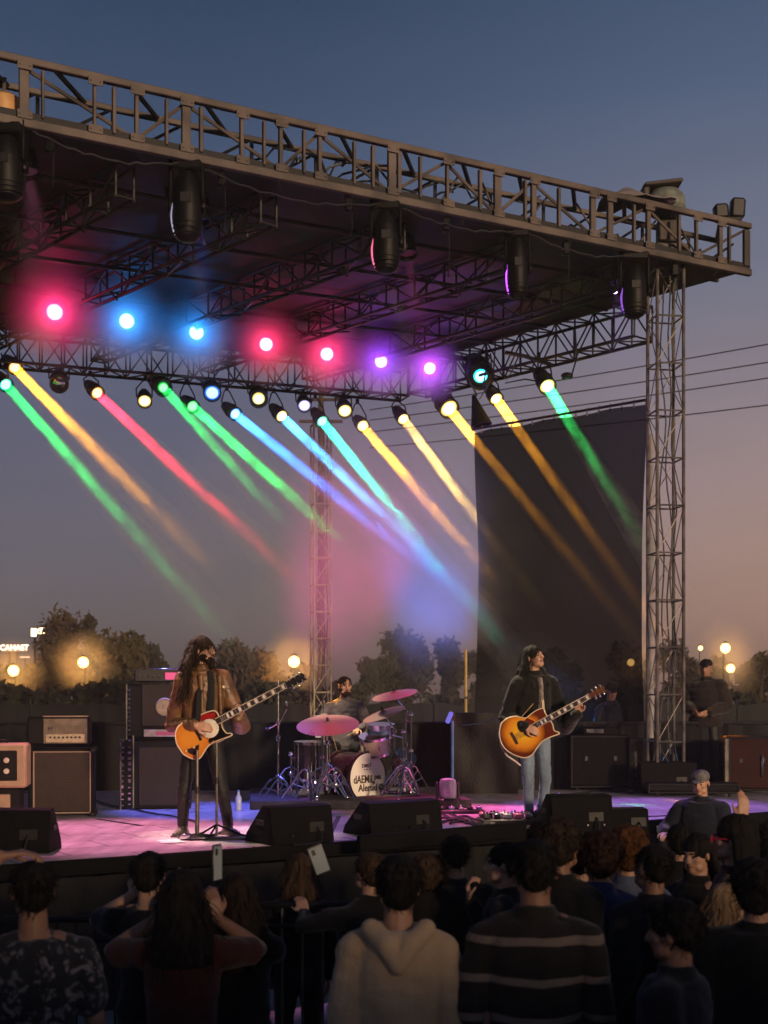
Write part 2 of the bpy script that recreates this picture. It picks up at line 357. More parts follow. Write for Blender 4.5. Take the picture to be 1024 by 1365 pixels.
street_lamp(841, 883, 46, 'amber street lamp between the dark backdrop and the right tower', 330, .13)
street_lamp(967, 864, 46, 'upper of the two amber street lamps right of the tower', 420, .17)
street_lamp(974, 891, 46.6, 'lower of the two amber street lamps right of the tower', 380, .15)
p = P(934, 864, 70); street_lamp(934, 864, 70, 'tiny distant amber lamp between the right tower and the lamp pair', 60, .12)
def floodlight(px, py, w_, h_, label):
    Y = 58; p = P(px, py, Y); k = Y/F; t = thing('floodlight_panel', label, 'floodlight', (p.x, Y, 0), group='bright floodlight panels on poles')
    b = MB(); b.tube((0,.2,0), (0,.2,p.z+.2), .08, .05); b.build('pole', M['darksteel'], t)
    b = MB(); b.rbox((0,.08,p.z), (w_*k+.1, .14, h_*k+.1), .03); b.build('housing', M['darksteel'], t)
    b = MB(); b.rbox((0,0,p.z), (w_*k, .03, h_*k), .01); b.build('lens', emit('flood_warm', (1,.72,.4), 5), t)
floodlight(45, 843, 7, 11, 'left of two bright floodlight panels on poles over the trees, upright one')
floodlight(55, 841, 10, 8, 'right of two bright floodlight panels on poles over the trees, wider one')
FONT = None
def text_mesh(name, body, size, m, parent=None, bold=0, depth=.004, shear=0, wscale=1, align='CENTER'):
    c = bpy.data.curves.new('lettering', 'FONT'); c.body = body; c.size = size; c.align_x = align; c.align_y = 'CENTER'; c.extrude = depth; c.offset = bold; c.shear = shear; c.space_character = 1.0
    o = bpy.data.objects.new('lettering', c); COL.objects.link(o)
    dg = bpy.context.evaluated_depsgraph_get(); me = bpy.data.meshes.new_from_object(o.evaluated_get(dg)); bpy.data.objects.remove(o)
    for v in me.vertices: v.co.x *= wscale
    return link_mesh(name, me, m, parent)
p = P(19, 863.5, 62); t = thing('letter_sign', 'lit white letter sign reading CAHAST on posts at the far left', 'sign', (p.x, p.y, 0))
b = MB(); b.tube((-.25,.1,0), (-.25,.1,p.z), .05); b.tube((.1,.1,0), (.1,.1,p.z), .05); b.build('post', M['darksteel'], t)
b = MB(); b.rbox((0,.06,p.z), (1.16,.06,.34), .02); b.build('board', emit('sign_box', (1,.6,.35), .5), t)
o = text_mesh('lettering', 'CAHAST', .36, emit('sign_letters', (1,.86,.7), 3), t, .008); o.rotation_euler = (math.pi/2,0,0); o.location = (0, .015, p.z)
p = P(33, 876, 60); t = thing('strip_light', 'short thin white strip light below the lit letter sign', 'light', (p.x, p.y, 0))
b = MB(); b.tube((0,.1,0), (0,.1,p.z), .04); b.build('pole', M['darksteel'], t); b = MB(); b.tube((-.22,0,p.z), (.22,0,p.z), .03); b.build('tube', emit('strip_white', (1,.85,.7), 1.2), t)
def halo_mist(c, r, dens, nm):  # small ball of mist added round a lamp to give it a halo
    b = MB(); b.ell(c, r, None, 20, 12); m, pv = volmat('halo_mist_'+nm, dens, (.97,.97,.97)); n = m.node_tree.nodes; l = m.node_tree.links
    ge = n.new('ShaderNodeTexCoord'); mp = n.new('ShaderNodeMapping'); l.new(ge.outputs['Object'], mp.inputs[0]); mp.inputs['Location'].default_value = tuple(-x/r for x in c); mp.inputs['Scale'].default_value = (1/r,)*3
    ln = n.new('ShaderNodeVectorMath'); ln.operation = 'LENGTH'; l.new(mp.outputs[0], ln.inputs[0])
    fo = n.new('ShaderNodeMapRange'); fo.interpolation_type = 'SMOOTHSTEP'; fo.inputs[1].default_value = 0; fo.inputs[2].default_value = 1; fo.inputs[3].default_value = dens; fo.inputs[4].default_value = 0
    l.new(ln.outputs['Value'], fo.inputs[0]); l.new(fo.outputs[0], pv.inputs['Density']); return tag(b.build('halo_mist', m), kind='stuff')
for k, (px, py, Y) in enumerate([(18,894,44),(111,883,44),(392,882,42),(841,883,46),(967,864,46),(974,891,46.6)]): halo_mist(P(px,py,Y), 1.3, .28, 'street%d' % k)
# overhead power lines
for k, (y0, y1) in enumerate([(478,459), (500,483), (520,504), (553,540)]):
    A = P(920, y0, 44); B = P(1024, y1, 42.5); d = (B-A).normalized(); b = MB(); pts = []
    for i in range(41):
        s_ = -13.2+i*1.0; q = A+d*s_; q.z += .0016*(s_-4)**2*.6; pts.append(q)
    b.path(pts, .022, 4); lab = ['topmost', 'second', 'third', 'lowest'][k]
    tag(b.build('power_line', M['rubber']), lab+' of four thin power lines sloping across the sky beside the tower', 'power line', 'power lines across the sky')
q = P(428, 540, 48); t = thing('utility_pole', 'wooden pole far behind the lattice mast where the power lines end', 'pole', (q.x, q.y, 0)); b = MB(); b.tube((0,0,0), (0,0,q.z+.6), .14, .1); b.build('post', BARK, t); b = MB()
for z in (-.6,.2): b.rbox((0,0,q.z+z), (1.6,.1,.1), .01)
b.build('crossarm', BARK, t)
# ------------------------------------------------------------------ stage platform
def Tri(p0, ex, n): pass
FL, FR = V((-4.6, 8.6, 0)), V((6.6, 15.8, 0))         # front edge ends
BL, BR = V((-8.6, 17.4, 0)), V((8.2, 17.9, 0))
UX = (FR-FL).normalized(); VY = V((-UX.y, UX.x, 0))
deckm = mat('stage_deck_ply', (.52,.48,.5), .3, 0, .16, 1.3, .12, 14, spec=.5)
def deck_seams():
    nt = deckm.node_tree; n = nt.nodes; l = nt.links; bs = n['Principled BSDF']
    src = bs.inputs['Base Color'].links[0].from_socket
    tc = n.new('ShaderNodeTexCoord'); mp = n.new('ShaderNodeMapping'); mp.inputs['Rotation'].default_value = (0, 0, -math.atan2(UX.y, UX.x)); l.new(tc.outputs['Object'], mp.inputs[0])
    br = n.new('ShaderNodeTexBrick'); br.inputs['Scale'].default_value = .5; br.inputs['Mortar Size'].default_value = .004; br.inputs['Color1'].default_value = (1,1,1,1); br.inputs['Color2'].default_value = (.86,.86,.86,1); br.inputs['Mortar'].default_value = (.15,.15,.15,1)
    l.new(mp.outputs[0], br.inputs['Vector'])
    sc_ = n.new('ShaderNodeTexNoise'); sc_.inputs['Scale'].default_value = 9; sc_.inputs['Detail'].default_value = 8
    m3 = n.new('ShaderNodeMapping'); m3.inputs['Scale'].default_value = (1,.12,1); m3.inputs['Rotation'].default_value = (0,0,.5); l.new(tc.outputs['Object'], m3.inputs[0]); l.new(m3.outputs[0], sc_.inputs[0])
    s2 = n.new('ShaderNodeMapRange'); s2.inputs[1].default_value = .35; s2.inputs[2].default_value = .6; s2.inputs[3].default_value = .72; l.new(sc_.outputs[0], s2.inputs[0])
    m1 = n.new('ShaderNodeMix'); m1.data_type = 'RGBA'; m1.blend_type = 'MULTIPLY'; m1.inputs[0].default_value = 1; l.new(src, m1.inputs[6]); l.new(br.outputs[0], m1.inputs[7])
    m2 = n.new('ShaderNodeMix'); m2.data_type = 'RGBA'; m2.blend_type = 'MULTIPLY'; m2.inputs[0].default_value = 1; l.new(m1.outputs[2], m2.inputs[6]); l.new(s2.outputs[0], m2.inputs[7])
    l.new(m2.outputs[2], bs.inputs['Base Color'])
deck_seams()
st = thing('stage_platform', 'raised stage platform with a scuffed pale deck and a black front skirt', 'stage', (0,0,0))
b = MB(); cs = [FL, FR, BR, BL]
b.v = [p+V((0,0,STAGE)) for p in cs]+[p+V((0,0,STAGE-.12)) for p in cs]
b.f = [[0,1,2,3],[7,6,5,4],[0,4,5,1],[1,5,6,2],[2,6,7,3],[3,7,4,0]]; b.m = [0]*6
b.build('deck', deckm, st, smooth=False)
b = MB(); N = 90                                        # pleated front skirt
for i in range(N*3+1):
    s_ = i/(N*3); q = FL.lerp(FR, s_)-VY*(.03+.012*math.sin(i*2.1)+.01*math.sin(i*.37)); b.v += [q+V((0,0,.02)), q+V((0,0,STAGE-.13))]
for i in range(N*3): b.f.append([2*i,2*i+2,2*i+3,2*i+1]); b.m.append(0)
b.build('front_skirt', mat('skirt_cloth', (.0045,.004,.004), .85, 0, .4, 2, .3, 20), st)
b = MB(); L_ = (FR-FL).length; rot = Matrix.Rotation(math.atan2(UX.y, UX.x), 3, 'Z'); mid = (FL+FR)/2
b.rbox(mid-VY*.02+V((0,0,STAGE-.055)), (L_, .05, .125), .01, rot); b.build('edge_trim', M['blackmatt'], st)
# dark return drapes that close the backstage side
def drape(label, A, B, z0, z1, m, name='stage_drape', fold=.05):
    A, B = V(A), V(B); d = (B-A).normalized(); nn = V((-d.y, d.x, 0)); L = (B-A).length; N = int(L*14); t = thing(name, label, 'drape', (A+B)/2)
    b = MB(); o = (A+B)/2
    for i in range(N+1):
        q = A.lerp(B, i/N)-o
        for z, k in ((z0, 1.2), ((z0+z1)/2, 1), (z1, .5)): b.v.append(q+nn*fold*k*(math.sin(i*1.1+.8*math.sin(i*.23+z))+.4*math.sin(i*2.7))+V((0,0,z-o.z)))
    for i in range(N):
        for j in (0,1): a = i*3+j; b.f.append([a, a+3, a+4, a+1]); b.m.append(0)
    b.build('cloth', m, t); p = MB(); p.tube(A-o+V((0,0,z1-o.z)), B-o+V((0,0,z1-o.z)), .025); p.build('rail', M['darksteel'], t)
    for q in (A, B): p = MB(); p.tube(q-o+V((0,0,z0-o.z)), q-o+V((0,0,z1+.05-o.z)), .022); p.build('upright', M['darksteel'], t)
    return t
drape('low black drape along the back edge of the stage', BL+V((.4,.15,0)), BR+V((-.4,.15,0)), .02, STAGE+.9, M['cloth_black'])
# ------------------------------------------------------------------ roof
RZ = 8.15                                              # underside of the roof
RFL = V((-9.5, 9.72, 0)); RFR = V((4.9, 17.46, 0)); RBC = V((.36, 22.5, 0)); RBL = V((-9.5, 18.9, 0))
RU = (RFR-RFL).normalized(); RV = V((-RU.y, RU.x, 0)); SU = (RBC-RFR).normalized(); BU = (RBC-RBL).normalized()
rf = thing('stage_roof', 'dark flat roof deck over the stage seen from below', 'stage roof', (0,0,0))
b = MB(); cs = [RFL, RFR, RBC, RBL]; b.v = [p+V((0,0,RZ+.02)) for p in cs]+[p+V((0,0,RZ+.1)) for p in cs]
b.f = [[3,2,1,0],[4,5,6,7],[0,1,5,4],[1,2,6,5],[2,3,7,6],[3,0,4,7]]; b.m = [0]*6
b.build('deck', mat('roof_skin', (.005,.0045,.0055), .7, 0, .45, .8, .3, 5), rf, smooth=False)
# big front truss of tan painted box section
ft = thing('front_truss', 'long tan box truss running across the front edge of the stage roof', 'truss', (0,0,0))
H_, D_ = .6, .62
Lf = (RFR-RFL).length; rotf = Matrix.Rotation(math.atan2(RU.y, RU.x), 3, 'Z')
def on_front(s, dv, z): return RFL+RU*s+RV*dv+V((0,0,RZ+z))
def s_of(px):                                          # position along the front truss of a photo column
    k = (px-512)/F; return (k*RFL.y-RFL.x)/(RU.x-k*RU.y)
for dv, z, hh in ((0,-.02,.088), (0,H_,.072), (D_,.06,.06), (D_,H_,.06)):
    b = MB(); b.rbox(on_front(Lf/2, dv, z), (Lf, .075 if dv == 0 else .06, hh), .008, rotf); b.build('chord', M['truss'], ft)
for px, wd in ((-60,.08),(32,.12),(57,.035),(126,.04),(152,.045),(182,.05),(222,.04),(248,.12),(268,.05),(322,.05),(352,.04),(374,.055),(405,.04),(426,.055),(472,.04),(497,.05),(522,.12),(532,.06),(560,.04),(596,.045),(640,.055),(663,.12),(700,.045),(711,.085),(745,.05),(790,.10),(813,.1),(845,.045),(864,.08),(905,.05),(928,.05),(960,.08),(972,.05),(995,.13)):
    s = s_of(px); b = MB(); b.rbox(on_front(s, 0, H_/2), (wd*.8, .05, H_-.12), .006, rotf); b.build('post', M['truss'], ft)
b = MB()
for px in (32,126,182,248,322,374,426,522,596,663,711,790,813,864,928,960):
    for z in (.055, H_-.06): b = MB(); q = on_front(s_of(px), -.045, z); b.rbox(q, (.15,.012,.085), .003, rotf); [b.lathe([(.011,0),(.011,.012),(.005,.014)], q+RU*dx-RV*.005, -RV, 6) for dx in (-.05,.05)]; b.build('gusset_plate', M['truss'], ft)
b = MB(); R = random.Random(3)
st_px = [32,182,248,374,426,522,596,663,711,790,864,928,995]
for i in range(len(st_px)-1):
    s0, s1 = s_of(st_px[i]), s_of(st_px[i+1])
    zz = (H_-.05, .06) if i % 2 == 0 else (.06, H_-.05)
    b.tube(on_front(s0,.03,zz[0]), on_front(s1,.03,zz[1]), .02, n=6)
    if i > 5: b.tube(on_front(s0,.33,zz[1]), on_front((s0+s1)/2,.33,zz[0]), .014, n=5)
b.build('front_brace', M['truss'], ft)
b = MB(); s = s_of(-40)
while s < Lf:
    b.tube(on_front(s,0,H_), on_front(s+.5,D_,H_), .028, n=6); b.tube(on_front(s,D_,.06), on_front(s,D_,H_), .022, n=6)
    b.tube(on_front(s,D_,.06), on_front(s+.8,D_,H_), .018, n=6); b.tube(on_front(s,0,0), on_front(s+.4,D_,.06), .025, n=6); s += .8
b.build('rear_brace', M['darksteel'], ft)
for k, px in enumerate((70, 300, 470, 600, 760, 905)):
    p = on_front(s_of(px), .08, 0); Lc = (.35, .5, .3, .55, .4, .35)[k]; t = thing('chain_hoist', 'black chain hoist bag hanging under the front roof truss, '+['first','second','third','fourth','fifth','sixth'][k]+' from the left', 'hoist', p, 0, 'chain hoists under the front truss')
    b = MB(); b.rbox((0,0,-.16), (.1,.12,.16), .02); b.build('motor', M['headblack'], t); b = MB(); b.tube((0,0,0), (0,0,-.1), .008); b.path([(.03,0,-.22),(.035,0,-.22-Lc*.5),(.02,0,-.22-Lc)], .006, 5); b.build('chain', M['darksteel'], t)
for k, (a, e, sag) in enumerate(((40,250,.3),(255,520,.38),(525,700,.26),(700,855,.3))):
    A = on_front(s_of(a), .02, -.05); B_ = on_front(s_of(e), .02, -.05); b = MB(); b.path([A.lerp(B_, i/18)-V((0,.02*math.sin(i),sag*.45*math.sin(math.pi*i/18)+.03*abs(math.sin(i*1.3)))) for i in range(19)], .011, 5)
    tag(b.build('power_cable', M['cable']), 'black power cable sagging between moving head lights, '+['first','second','third','last'][k]+' span from the left', 'cable', 'cables sagging under the front truss')
# loose cables and clamps lying in the front truss
for k in range(9):
    s0 = s_of(R.uniform(300, 900)); L1 = R.uniform(.7, 1.9); b = MB()
    b.path([on_front(s0+L1*i/10, R.uniform(.05,.3), .06+.12*abs(math.sin(i*1.3+k))+(.25*abs(math.sin(i*.5)) if k % 2 else 0)) for i in range(11)], .014, 5)
    tag(b.build('cable', M['cable']), 'loose black cable looped inside the front roof truss', 'cable', 'loose cables in the front truss')
# light lattice trusses
def lattice(root, A, B, w, h, rc, rb, m, step=None, up=V((0,0,1)), jitter=0, seed=1, rungs=False, name='bracing'):
    A, B = V(A), V(B); d = (B-A).normalized(); L = (B-A).length; sd = d.cross(up).normalized(); u2 = sd.cross(d); R = random.Random(seed)
    cs = [sd*sx*w/2+u2*sy*h/2 for sx, sy in ((-1,-1),(1,-1),(1,1),(-1,1))]
    for c in cs: b = MB(); b.tube(A+c, B+c, rc, n=7); b.build('chord', m, root)
    step = step or max(w, h); n_ = max(1, round(L/step)); b = MB(); b2 = MB()
    for i in range(n_+1):
        q = A+d*L*i/n_
        for k in range(4):
            (b2 if rungs else b).tube(q+cs[k], q+cs[(k+1) % 4], rb*1.15, n=5)
            if i < n_:
                a, e = (k, (k+1) % 4) if (i+k) % 2 else ((k+1) % 4, k); j = V((R.uniform(-1,1), R.uniform(-1,1), R.uniform(-1,1)))*jitter
                b.tube(q+cs[a]+j, q+d*L/n_+cs[e], rb, n=5)
    b.build(name, m, root)
    if rungs: b2.build('rung', m, root)
z0 = RZ-.29
t = thing('back_truss', 'lattice truss hung with stage lights along the back of the roof', 'truss', (0,0,0)); lattice(t, RBL+V((0,0,z0)), RBC+V((0,0,z0)), .42, .5, .026, .013, M['darksteel'], .34)
t = thing('side_truss', 'lattice truss running along the right side under the roof', 'truss', (0,0,0)); lattice(t, RBC+V((0,0,z0))+SU*-.3, RFR+SU*1.75+V((0,0,z0)), .42, .5, .026, .013, M['darksteel'], .36, jitter=.03)
# rafters under the roof skin
RLAB = ['far left', 'second from the left', 'third from the left', 'middle', 'third from the right', 'second from the right', 'rightmost']
for k in range(7):
    s = 4.6+k*1.66; A = RFL+RU*s+RV*.5; dd = -SU if False else SU; tb = 0
    # rafters run parallel to the roof side until the back truss
    den = SU.x*BU.y-SU.y*BU.x; q = RBL-A; tb = (q.x*BU.y-q.y*BU.x)/den
    B_ = A+SU*tb; t = thing('roof_rafter', RLAB[k]+' lattice rafter under the dark stage roof, running front to back', 'rafter', (0,0,0), group='rafters under the stage roof')
    lattice(t, A+V((0,0,RZ-.2)), B_+V((0,0,RZ-.2)), .22, .34, .024, .013, M['darksteel'], .55, jitter=.07, seed=k)
for k in range(5):
    f_ = .14+.17*k; A = RFL.lerp(RBL, f_)+RU*3; B_ = RFR.lerp(RBC, f_)-RU*.3; b = MB()
    b.tube(A+V((0,0,RZ-.09)), B_+V((0,0,RZ-.09)), .028, n=6)
    tag(b.build('roof_purlin', M['darksteel']), ['first', 'second', 'third', 'fourth', 'fifth'][k]+' thin cross purlin under the stage roof counting from the front', 'purlin', 'purlins under the stage roof')
# bar that carries the coloured par lamps
MA, MB_ = V((-7.2, 16.3, 7.98)), V((1.5, 21.4, 7.98)); t = thing('lamp_bar', 'dark pipe under the roof carrying the row of glowing coloured lamps', 'lamp bar', (0,0,0))
b = MB(); b.tube(MA, MB_, .045); b.build('pipe', M['darksteel'], t); b = MB(); dd = (MB_-MA)
for i in range(9): q = MA+dd*(i+.3)/9; b.tube(q, q+V((0,0,.19)), .014, n=5)
b.build('hanger', M['darksteel'], t)
# towers
def tower(label, x, y, z0, z1, w, m, step, rz, rc=.026, rb=.011):
    t = thing('roof_tower', label, 'tower', (x,y,z0), rz); H = z1-z0
    for sx, sy in ((-1,-1),(1,-1),(1,1),(-1,1)): b = MB(); b.tube((sx*w/2,sy*w/2,0), (sx*w/2,sy*w/2,H), rc, n=8); b.build('chord', m, t)
    b = MB(); n_ = int(H/step)
    for i in range(n_+1):
        z = min(H, .05+i*step); r_ = MB(); c = [V((sx*w/2,sy*w/2,z)) for sx, sy in ((-1,-1),(1,-1),(1,1),(-1,1))]
        for k in range(4):
            r_.tube(c[k], c[(k+1) % 4], rb*1.7, n=6)
            if i < n_: a, e = (k, (k+1) % 4) if (i+k) % 2 else ((k+1) % 4, k); b.tube(c[a], c[e]+V((0,0,min(step, H-z))), rb, n=5)
        r_.build('rung', m, t)
    b.build('bracing', m, t); p = MB(); p.rbox((0,0,.02), (w+.25,w+.25,.04), .01); p.build('base_plate', m, t)
    for k in range(3):
        b = MB(); ox = (-.06, .03, .09)[k]; b.path([(ox+.03*math.sin(i*1.1+k), -.05+.05*math.sin(i*.7+2*k), H*(.99-i/24)) for i in range(23)], .011, 5); b.build('cable', M['cable'], t)
    return t
tower('tall lattice tower carrying the right front of the stage roof', 3.72, 17.25, STAGE, RZ+.02, .36, M['alu'], .62, math.atan2(RU.y, RU.x)*.3, .024, .007)
tower('slim lattice mast lit yellow standing behind the drum kit', -1.18, 24.4, 0, RZ-.6, .32, mat('mast_lit_yellow', (.5,.43,.27), .5, .1, .3, 5, .2, 30), .5, .25, .017, .008)  # yellow of the lamplight is put into the mast's base colour
b = MB(); t = thing('tower_head', 'square steel sleeve joining the right tower to the roof truss', 'tower sleeve', (3.72, 17.25, RZ)); b.rbox((0,0,.14), (.46,.46,.2), .02, Matrix.Rotation(.16,3,'Z')); b.rbox((0,-.1,.42), (.26,.22,.3), .02); b.build('sleeve', M['truss'], t)
# slim yellow pole and the dark backdrop
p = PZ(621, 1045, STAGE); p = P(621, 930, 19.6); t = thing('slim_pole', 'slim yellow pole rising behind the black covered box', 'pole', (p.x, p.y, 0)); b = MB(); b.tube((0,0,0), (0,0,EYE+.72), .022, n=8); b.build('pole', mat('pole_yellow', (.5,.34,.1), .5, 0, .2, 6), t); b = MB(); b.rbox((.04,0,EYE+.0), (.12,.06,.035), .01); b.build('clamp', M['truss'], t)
t = thing('dark_backdrop', 'big black scrim hanging behind the dark haired guitarist', 'backdrop', (0,0,0))
A = P(629, 577, 20.2); A.z = 0; B_ = P(861, 538, 17.95); B_.z = 0; zt = EYE+(930-577)*20.2/F; zt2 = EYE+(930-538)*17.95/F
scr = mat('scrim_cloth', (.0025,.0024,.0024), .95, 0, .35, 1.2, .2, 14, spec=.05)
def scrim_sheer():
    nt = scr.node_tree; n = nt.nodes; l = nt.links; o = n['Material Output']; tr = n.new('ShaderNodeBsdfTransparent'); mx = n.new('ShaderNodeMixShader'); mx.inputs[0].default_value = .93
    l.new(tr.outputs[0], mx.inputs[1]); l.new(n['Principled BSDF'].outputs[0], mx.inputs[2]); l.new(mx.outputs[0], o.inputs['Surface'])
scrim_sheer()
b = MB(); NX, NZ = 60, 24; dn = (B_-A).normalized(); nn = V((-dn.y, dn.x, 0))
for j in range(NZ+1):
    for i in range(NX+1):
        u = i/NX; v_ = j/NZ; zb = STAGE+.2; top = zt+(zt2-zt)*u-.12*math.sin(math.pi*u)*0
        pin = .09*math.sin(math.pi*v_)*(1 if u > .5 else -1)*abs(2*u-1)**3
        q = A.lerp(B_, u)-dn*pin+nn*(.04*math.sin(i*.31+v_*2)+.05*abs(mnoise.noise((u*9,v_*1.2,7)))+.03*mnoise.noise((u*6, v_*4, 1))); b.v.append(V((q.x, q.y, zb+(top-zb)*v_)))
for j in range(NZ):
    for i in range(NX): a = j*(NX+1)+i; b.f.append([a,a+1,a+NX+2,a+NX+1]); b.m.append(0)
b.build('cloth', scr, t); b = MB(); b.tube(A+V((0,0,zt+.05)), B_+V((0,0,zt2+.05)), .02); b.build('rail', M['darksteel'], t); b = MB(); [b.tube(A.lerp(B_, i/16)+V((0,0,zt+(zt2-zt)*i/16-.03)), A.lerp(B_, i/16)+V((.01,-.02,zt+(zt2-zt)*i/16+.08)), .012, n=5) for i in range(17)]; b.build('tie', mat('tie_grey', (.2,.19,.18), .8), t)
b = MB(); q = B_+dn*.09
for i in range(25): b.v += [V((q.x-.05+.015*math.sin(i), q.y, STAGE+.3+i*.19)), V((q.x+.03+.01*math.sin(i*1.7), q.y-.02, STAGE+.3+i*.19))]
for i in range(24): b.f.append([2*i,2*i+1,2*i+3,2*i+2]); b.m.append(0)
o = b.build('border_strip', mat('pale_webbing', (.4,.38,.36), .8), t); sd = o.modifiers.new('t', 'SOLIDIFY'); sd.thickness = .01
# ------------------------------------------------------------------ stage lights
BL3, BC3 = RBL, RBC
def y_on(px, A, B):                                    # depth of a photo column on the plan line A-B
    k = (px-512)/F; d = B-A; t_ = (k*A.y-A.x)/(d.x-k*d.y); return A.y+d.y*t_
LCOL = dict(yellow=(1,.72,.16), orange=(1,.38,.015), red=(1,.02,.06), green=(.01,.8,.12), teal=(.01,.75,.5), blue=(.02,.2,1), sky=(.04,.36,1), violet=(.5,.45,1), cyan=(.03,.8,1), cream=(1,.58,.13))
def beam_material(name, L, dens, seed):
    m, pv = volmat(name, dens, (.96,.96,.96)); n = m.node_tree.nodes; l = m.node_tree.links
    tc = n.new('ShaderNodeTexCoord'); mp = n.new('ShaderNodeMapping'); mp.inputs['Location'].default_value = (seed*3.1, seed, 0); mp.inputs['Scale'].default_value = (3.4,3.4,1.15)
    l.new(tc.outputs['Object'], mp.inputs[0])
    no = n.new('ShaderNodeTexNoise'); no.inputs['Scale'].default_value = 1.7; no.inputs['Detail'].default_value = 5; no.inputs['Roughness'].default_value = .68; l.new(mp.outputs[0], no.inputs['Vector'])
    mr = n.new('ShaderNodeMapRange'); mr.inputs[1].default_value = .36; mr.inputs[2].default_value = .64; mr.inputs[3].default_value = .05; mr.inputs[4].default_value = 2.1; l.new(no.outputs[0], mr.inputs[0])
    sx = n.new('ShaderNodeSeparateXYZ'); l.new(tc.outputs['Object'], sx.inputs[0])
    f = n.new('ShaderNodeMapRange'); f.inputs[1].default_value = L*.45; f.inputs[2].default_value = L*.98; f.inputs[3].default_value = dens; f.inputs[4].default_value = 0; l.new(sx.outputs[2], f.inputs[0])
    mu = n.new('ShaderNodeMath'); mu.operation = 'MULTIPLY'; l.new(mr.outputs[0], mu.inputs[0]); l.new(f.outputs[0], mu.inputs[1]); l.new(mu.outputs[0], pv.inputs['Density'])
    try: m.cycles.volume_step_rate = .3
    except Exception: pass
    return m
NB = [0]
def light_beam(A, B, col, label, watts, dens=.75, r0=.085, spread=2.6, ext=1.0):
    A, B = V(A), V(B); d = (B-A); L = d.length*ext; d.normalize(); NB[0] += 1
    r1 = r0+L*math.tan(math.radians(spread*.62))+.04
    b = MB(); k = 9; b.lathe([(r0*1.05+(r1-r0*1.05)*i/k, .03+(L-.03)*i/k) for i in range(k+1)], n=20)
    o = b.build('light_beam', beam_material('beam_smoke_%d' % NB[0], L, dens, NB[0])); o.location = A; o.rotation_mode = 'QUATERNION'; o.rotation_quaternion = d.to_track_quat('Z', 'Y')
    tag(o, label, 'light beam', 'coloured light beams over the stage'); return d
def can_light(px, py, col, label, Y=None, aim=None, size=1.0, lensk=1.0, strength=2.4, tail=(-14,-24), hang=None, off=False, name='stage_light'):
    """hanging can: lens centre at photo point; axis between the beam and the audience"""
    Y = Y or y_on(px, BL3, BC3)-.1; p = P(px, py, Y); c = LCOL[col] if isinstance(col, str) else col
    d = (V(aim)-p).normalized() if aim is not None else V((.15,-.6,-.6)).normalized()
    tocam = (V((0,0,EYE))-p).normalized(); ax = (d*.78+tocam*.45).normalized()
    r = .098*size; Lb = .42*size; top = V((p.x-ax.x*.3*size, p.y-ax.y*.42*size+.03, min(RZ-.55, p.z+.34*size+.12)))
    t = thing(name, label, 'stage light', p, 0, 'stage lights hanging from the roof trusses')
    b = MB(); b.lathe([(r*.35,-Lb), (r*.72,-Lb*.97), (r*.98,-Lb*.72), (r*1.02,-Lb*.5), (r*1.1,-Lb*.46), (r*1.12,-Lb*.1), (r*1.22,-Lb*.06), (r*1.22,.015), (r*1.05,.018), (r*1.02,-.03)], (0,0,0), ax, 20); b.build('body', M['black'], t)
    b = MB()
    for i in range(4): b.lathe([(r*1.13,-Lb*(.42-i*.09)), (r*1.2,-Lb*(.40-i*.09)), (r*1.13,-Lb*(.38-i*.09))], (0,0,0), ax, 20)
    b.build('cooling_fin', M['black'], t)
    if not off:
        b = MB(); b.lathe([(r*.99*lensk,-.03), (r*.9*lensk,-.012), (r*.5*lensk,.0), (.004,.006)], (0,0,0), ax, 22)
        b.build('lens', emit('lens_%s' % col, c, strength*.55), t)
        b = MB(); b.lathe([(r*.78*lensk,-.008), (r*.7*lensk,.0), (r*.4*lensk,.008), (.004,.012)], (0,0,0), ax, 20); b.build('lens_core', emit('core_%s' % col, tuple(.3+.7*x for x in c), strength*1.1), t)
    else:
        b = MB(); b.lathe([(r*.95,-.03), (r*.5,.0), (.004,.006)], (0,0,0), ax, 16); b.build('lens', M['chrome'], t)
    sdv = ax.cross(V((0,0,1))).normalized(); piv = -ax*Lb*.45; q = top-p; b = MB(); q2 = V((q.x, q.y, q.z))
    for s_ in (-1, 1): b.path([piv+sdv*s_*r*1.25, piv+sdv*s_*r*1.3-ax*r*.8+V((0,0,r*1.1)), q2+sdv*s_*r*.5-ax*r*.6-V((0,0,.03)), q2-ax*r*.6], .012, 5)
    b.build('yoke', M['darksteel'], t)
    b = MB(); hh = max(.06, RZ-.52-top.z); q2 = q2-ax*r*.6; b.tube(q2-V((0,0,.02)), q2+V((0,0,hh)), .016, n=6); b.rbox(q2+V((0,0,.03)), (.06,.06,.07), .01); b.build('clamp', M['darksteel'], t)
    return t, p, ax
BW = 8.5
def lit(px, py, col, flabel, beam=None, bcol=None, blabel=None, by=None, watts=1, dens=.62, Y=None, ext=1.22, spread=2.9, **k):
    Y = Y or y_on(px, BL3, BC3)-.12
    aim = P(beam[0], beam[1], by or Y-2.1) if beam else None
    t, p, ax = can_light(px, py, col, flabel, Y, aim, **k)
    if beam:
        d = (aim-p).normalized(); c = LCOL[bcol or col]; A = p+ax*.035
        light_beam(A, aim, c, blabel, watts, dens, ext=ext, spread=spread)
        lamp('AREA', d*.04, d, c, BW*watts, t, .15, spread=math.radians(spread), name='beam_lamp')
    return t
lit(8, 513, 'teal', 'hanging stage light with a teal glowing lens at the left frame edge', (262,802), 'green', 'pale green beam fading down from the left frame edge', dens=.5, watts=.75)
lit(20, 490, 'orange', 'hanging stage light with an orange lens up against the truss on the far left', (236,712), 'orange', 'amber beam highest on the far left', watts=1.5)
lit(79, 512, 'blue', 'unlit dark stage light with glinting lens on the left', off=True, size=1.25)
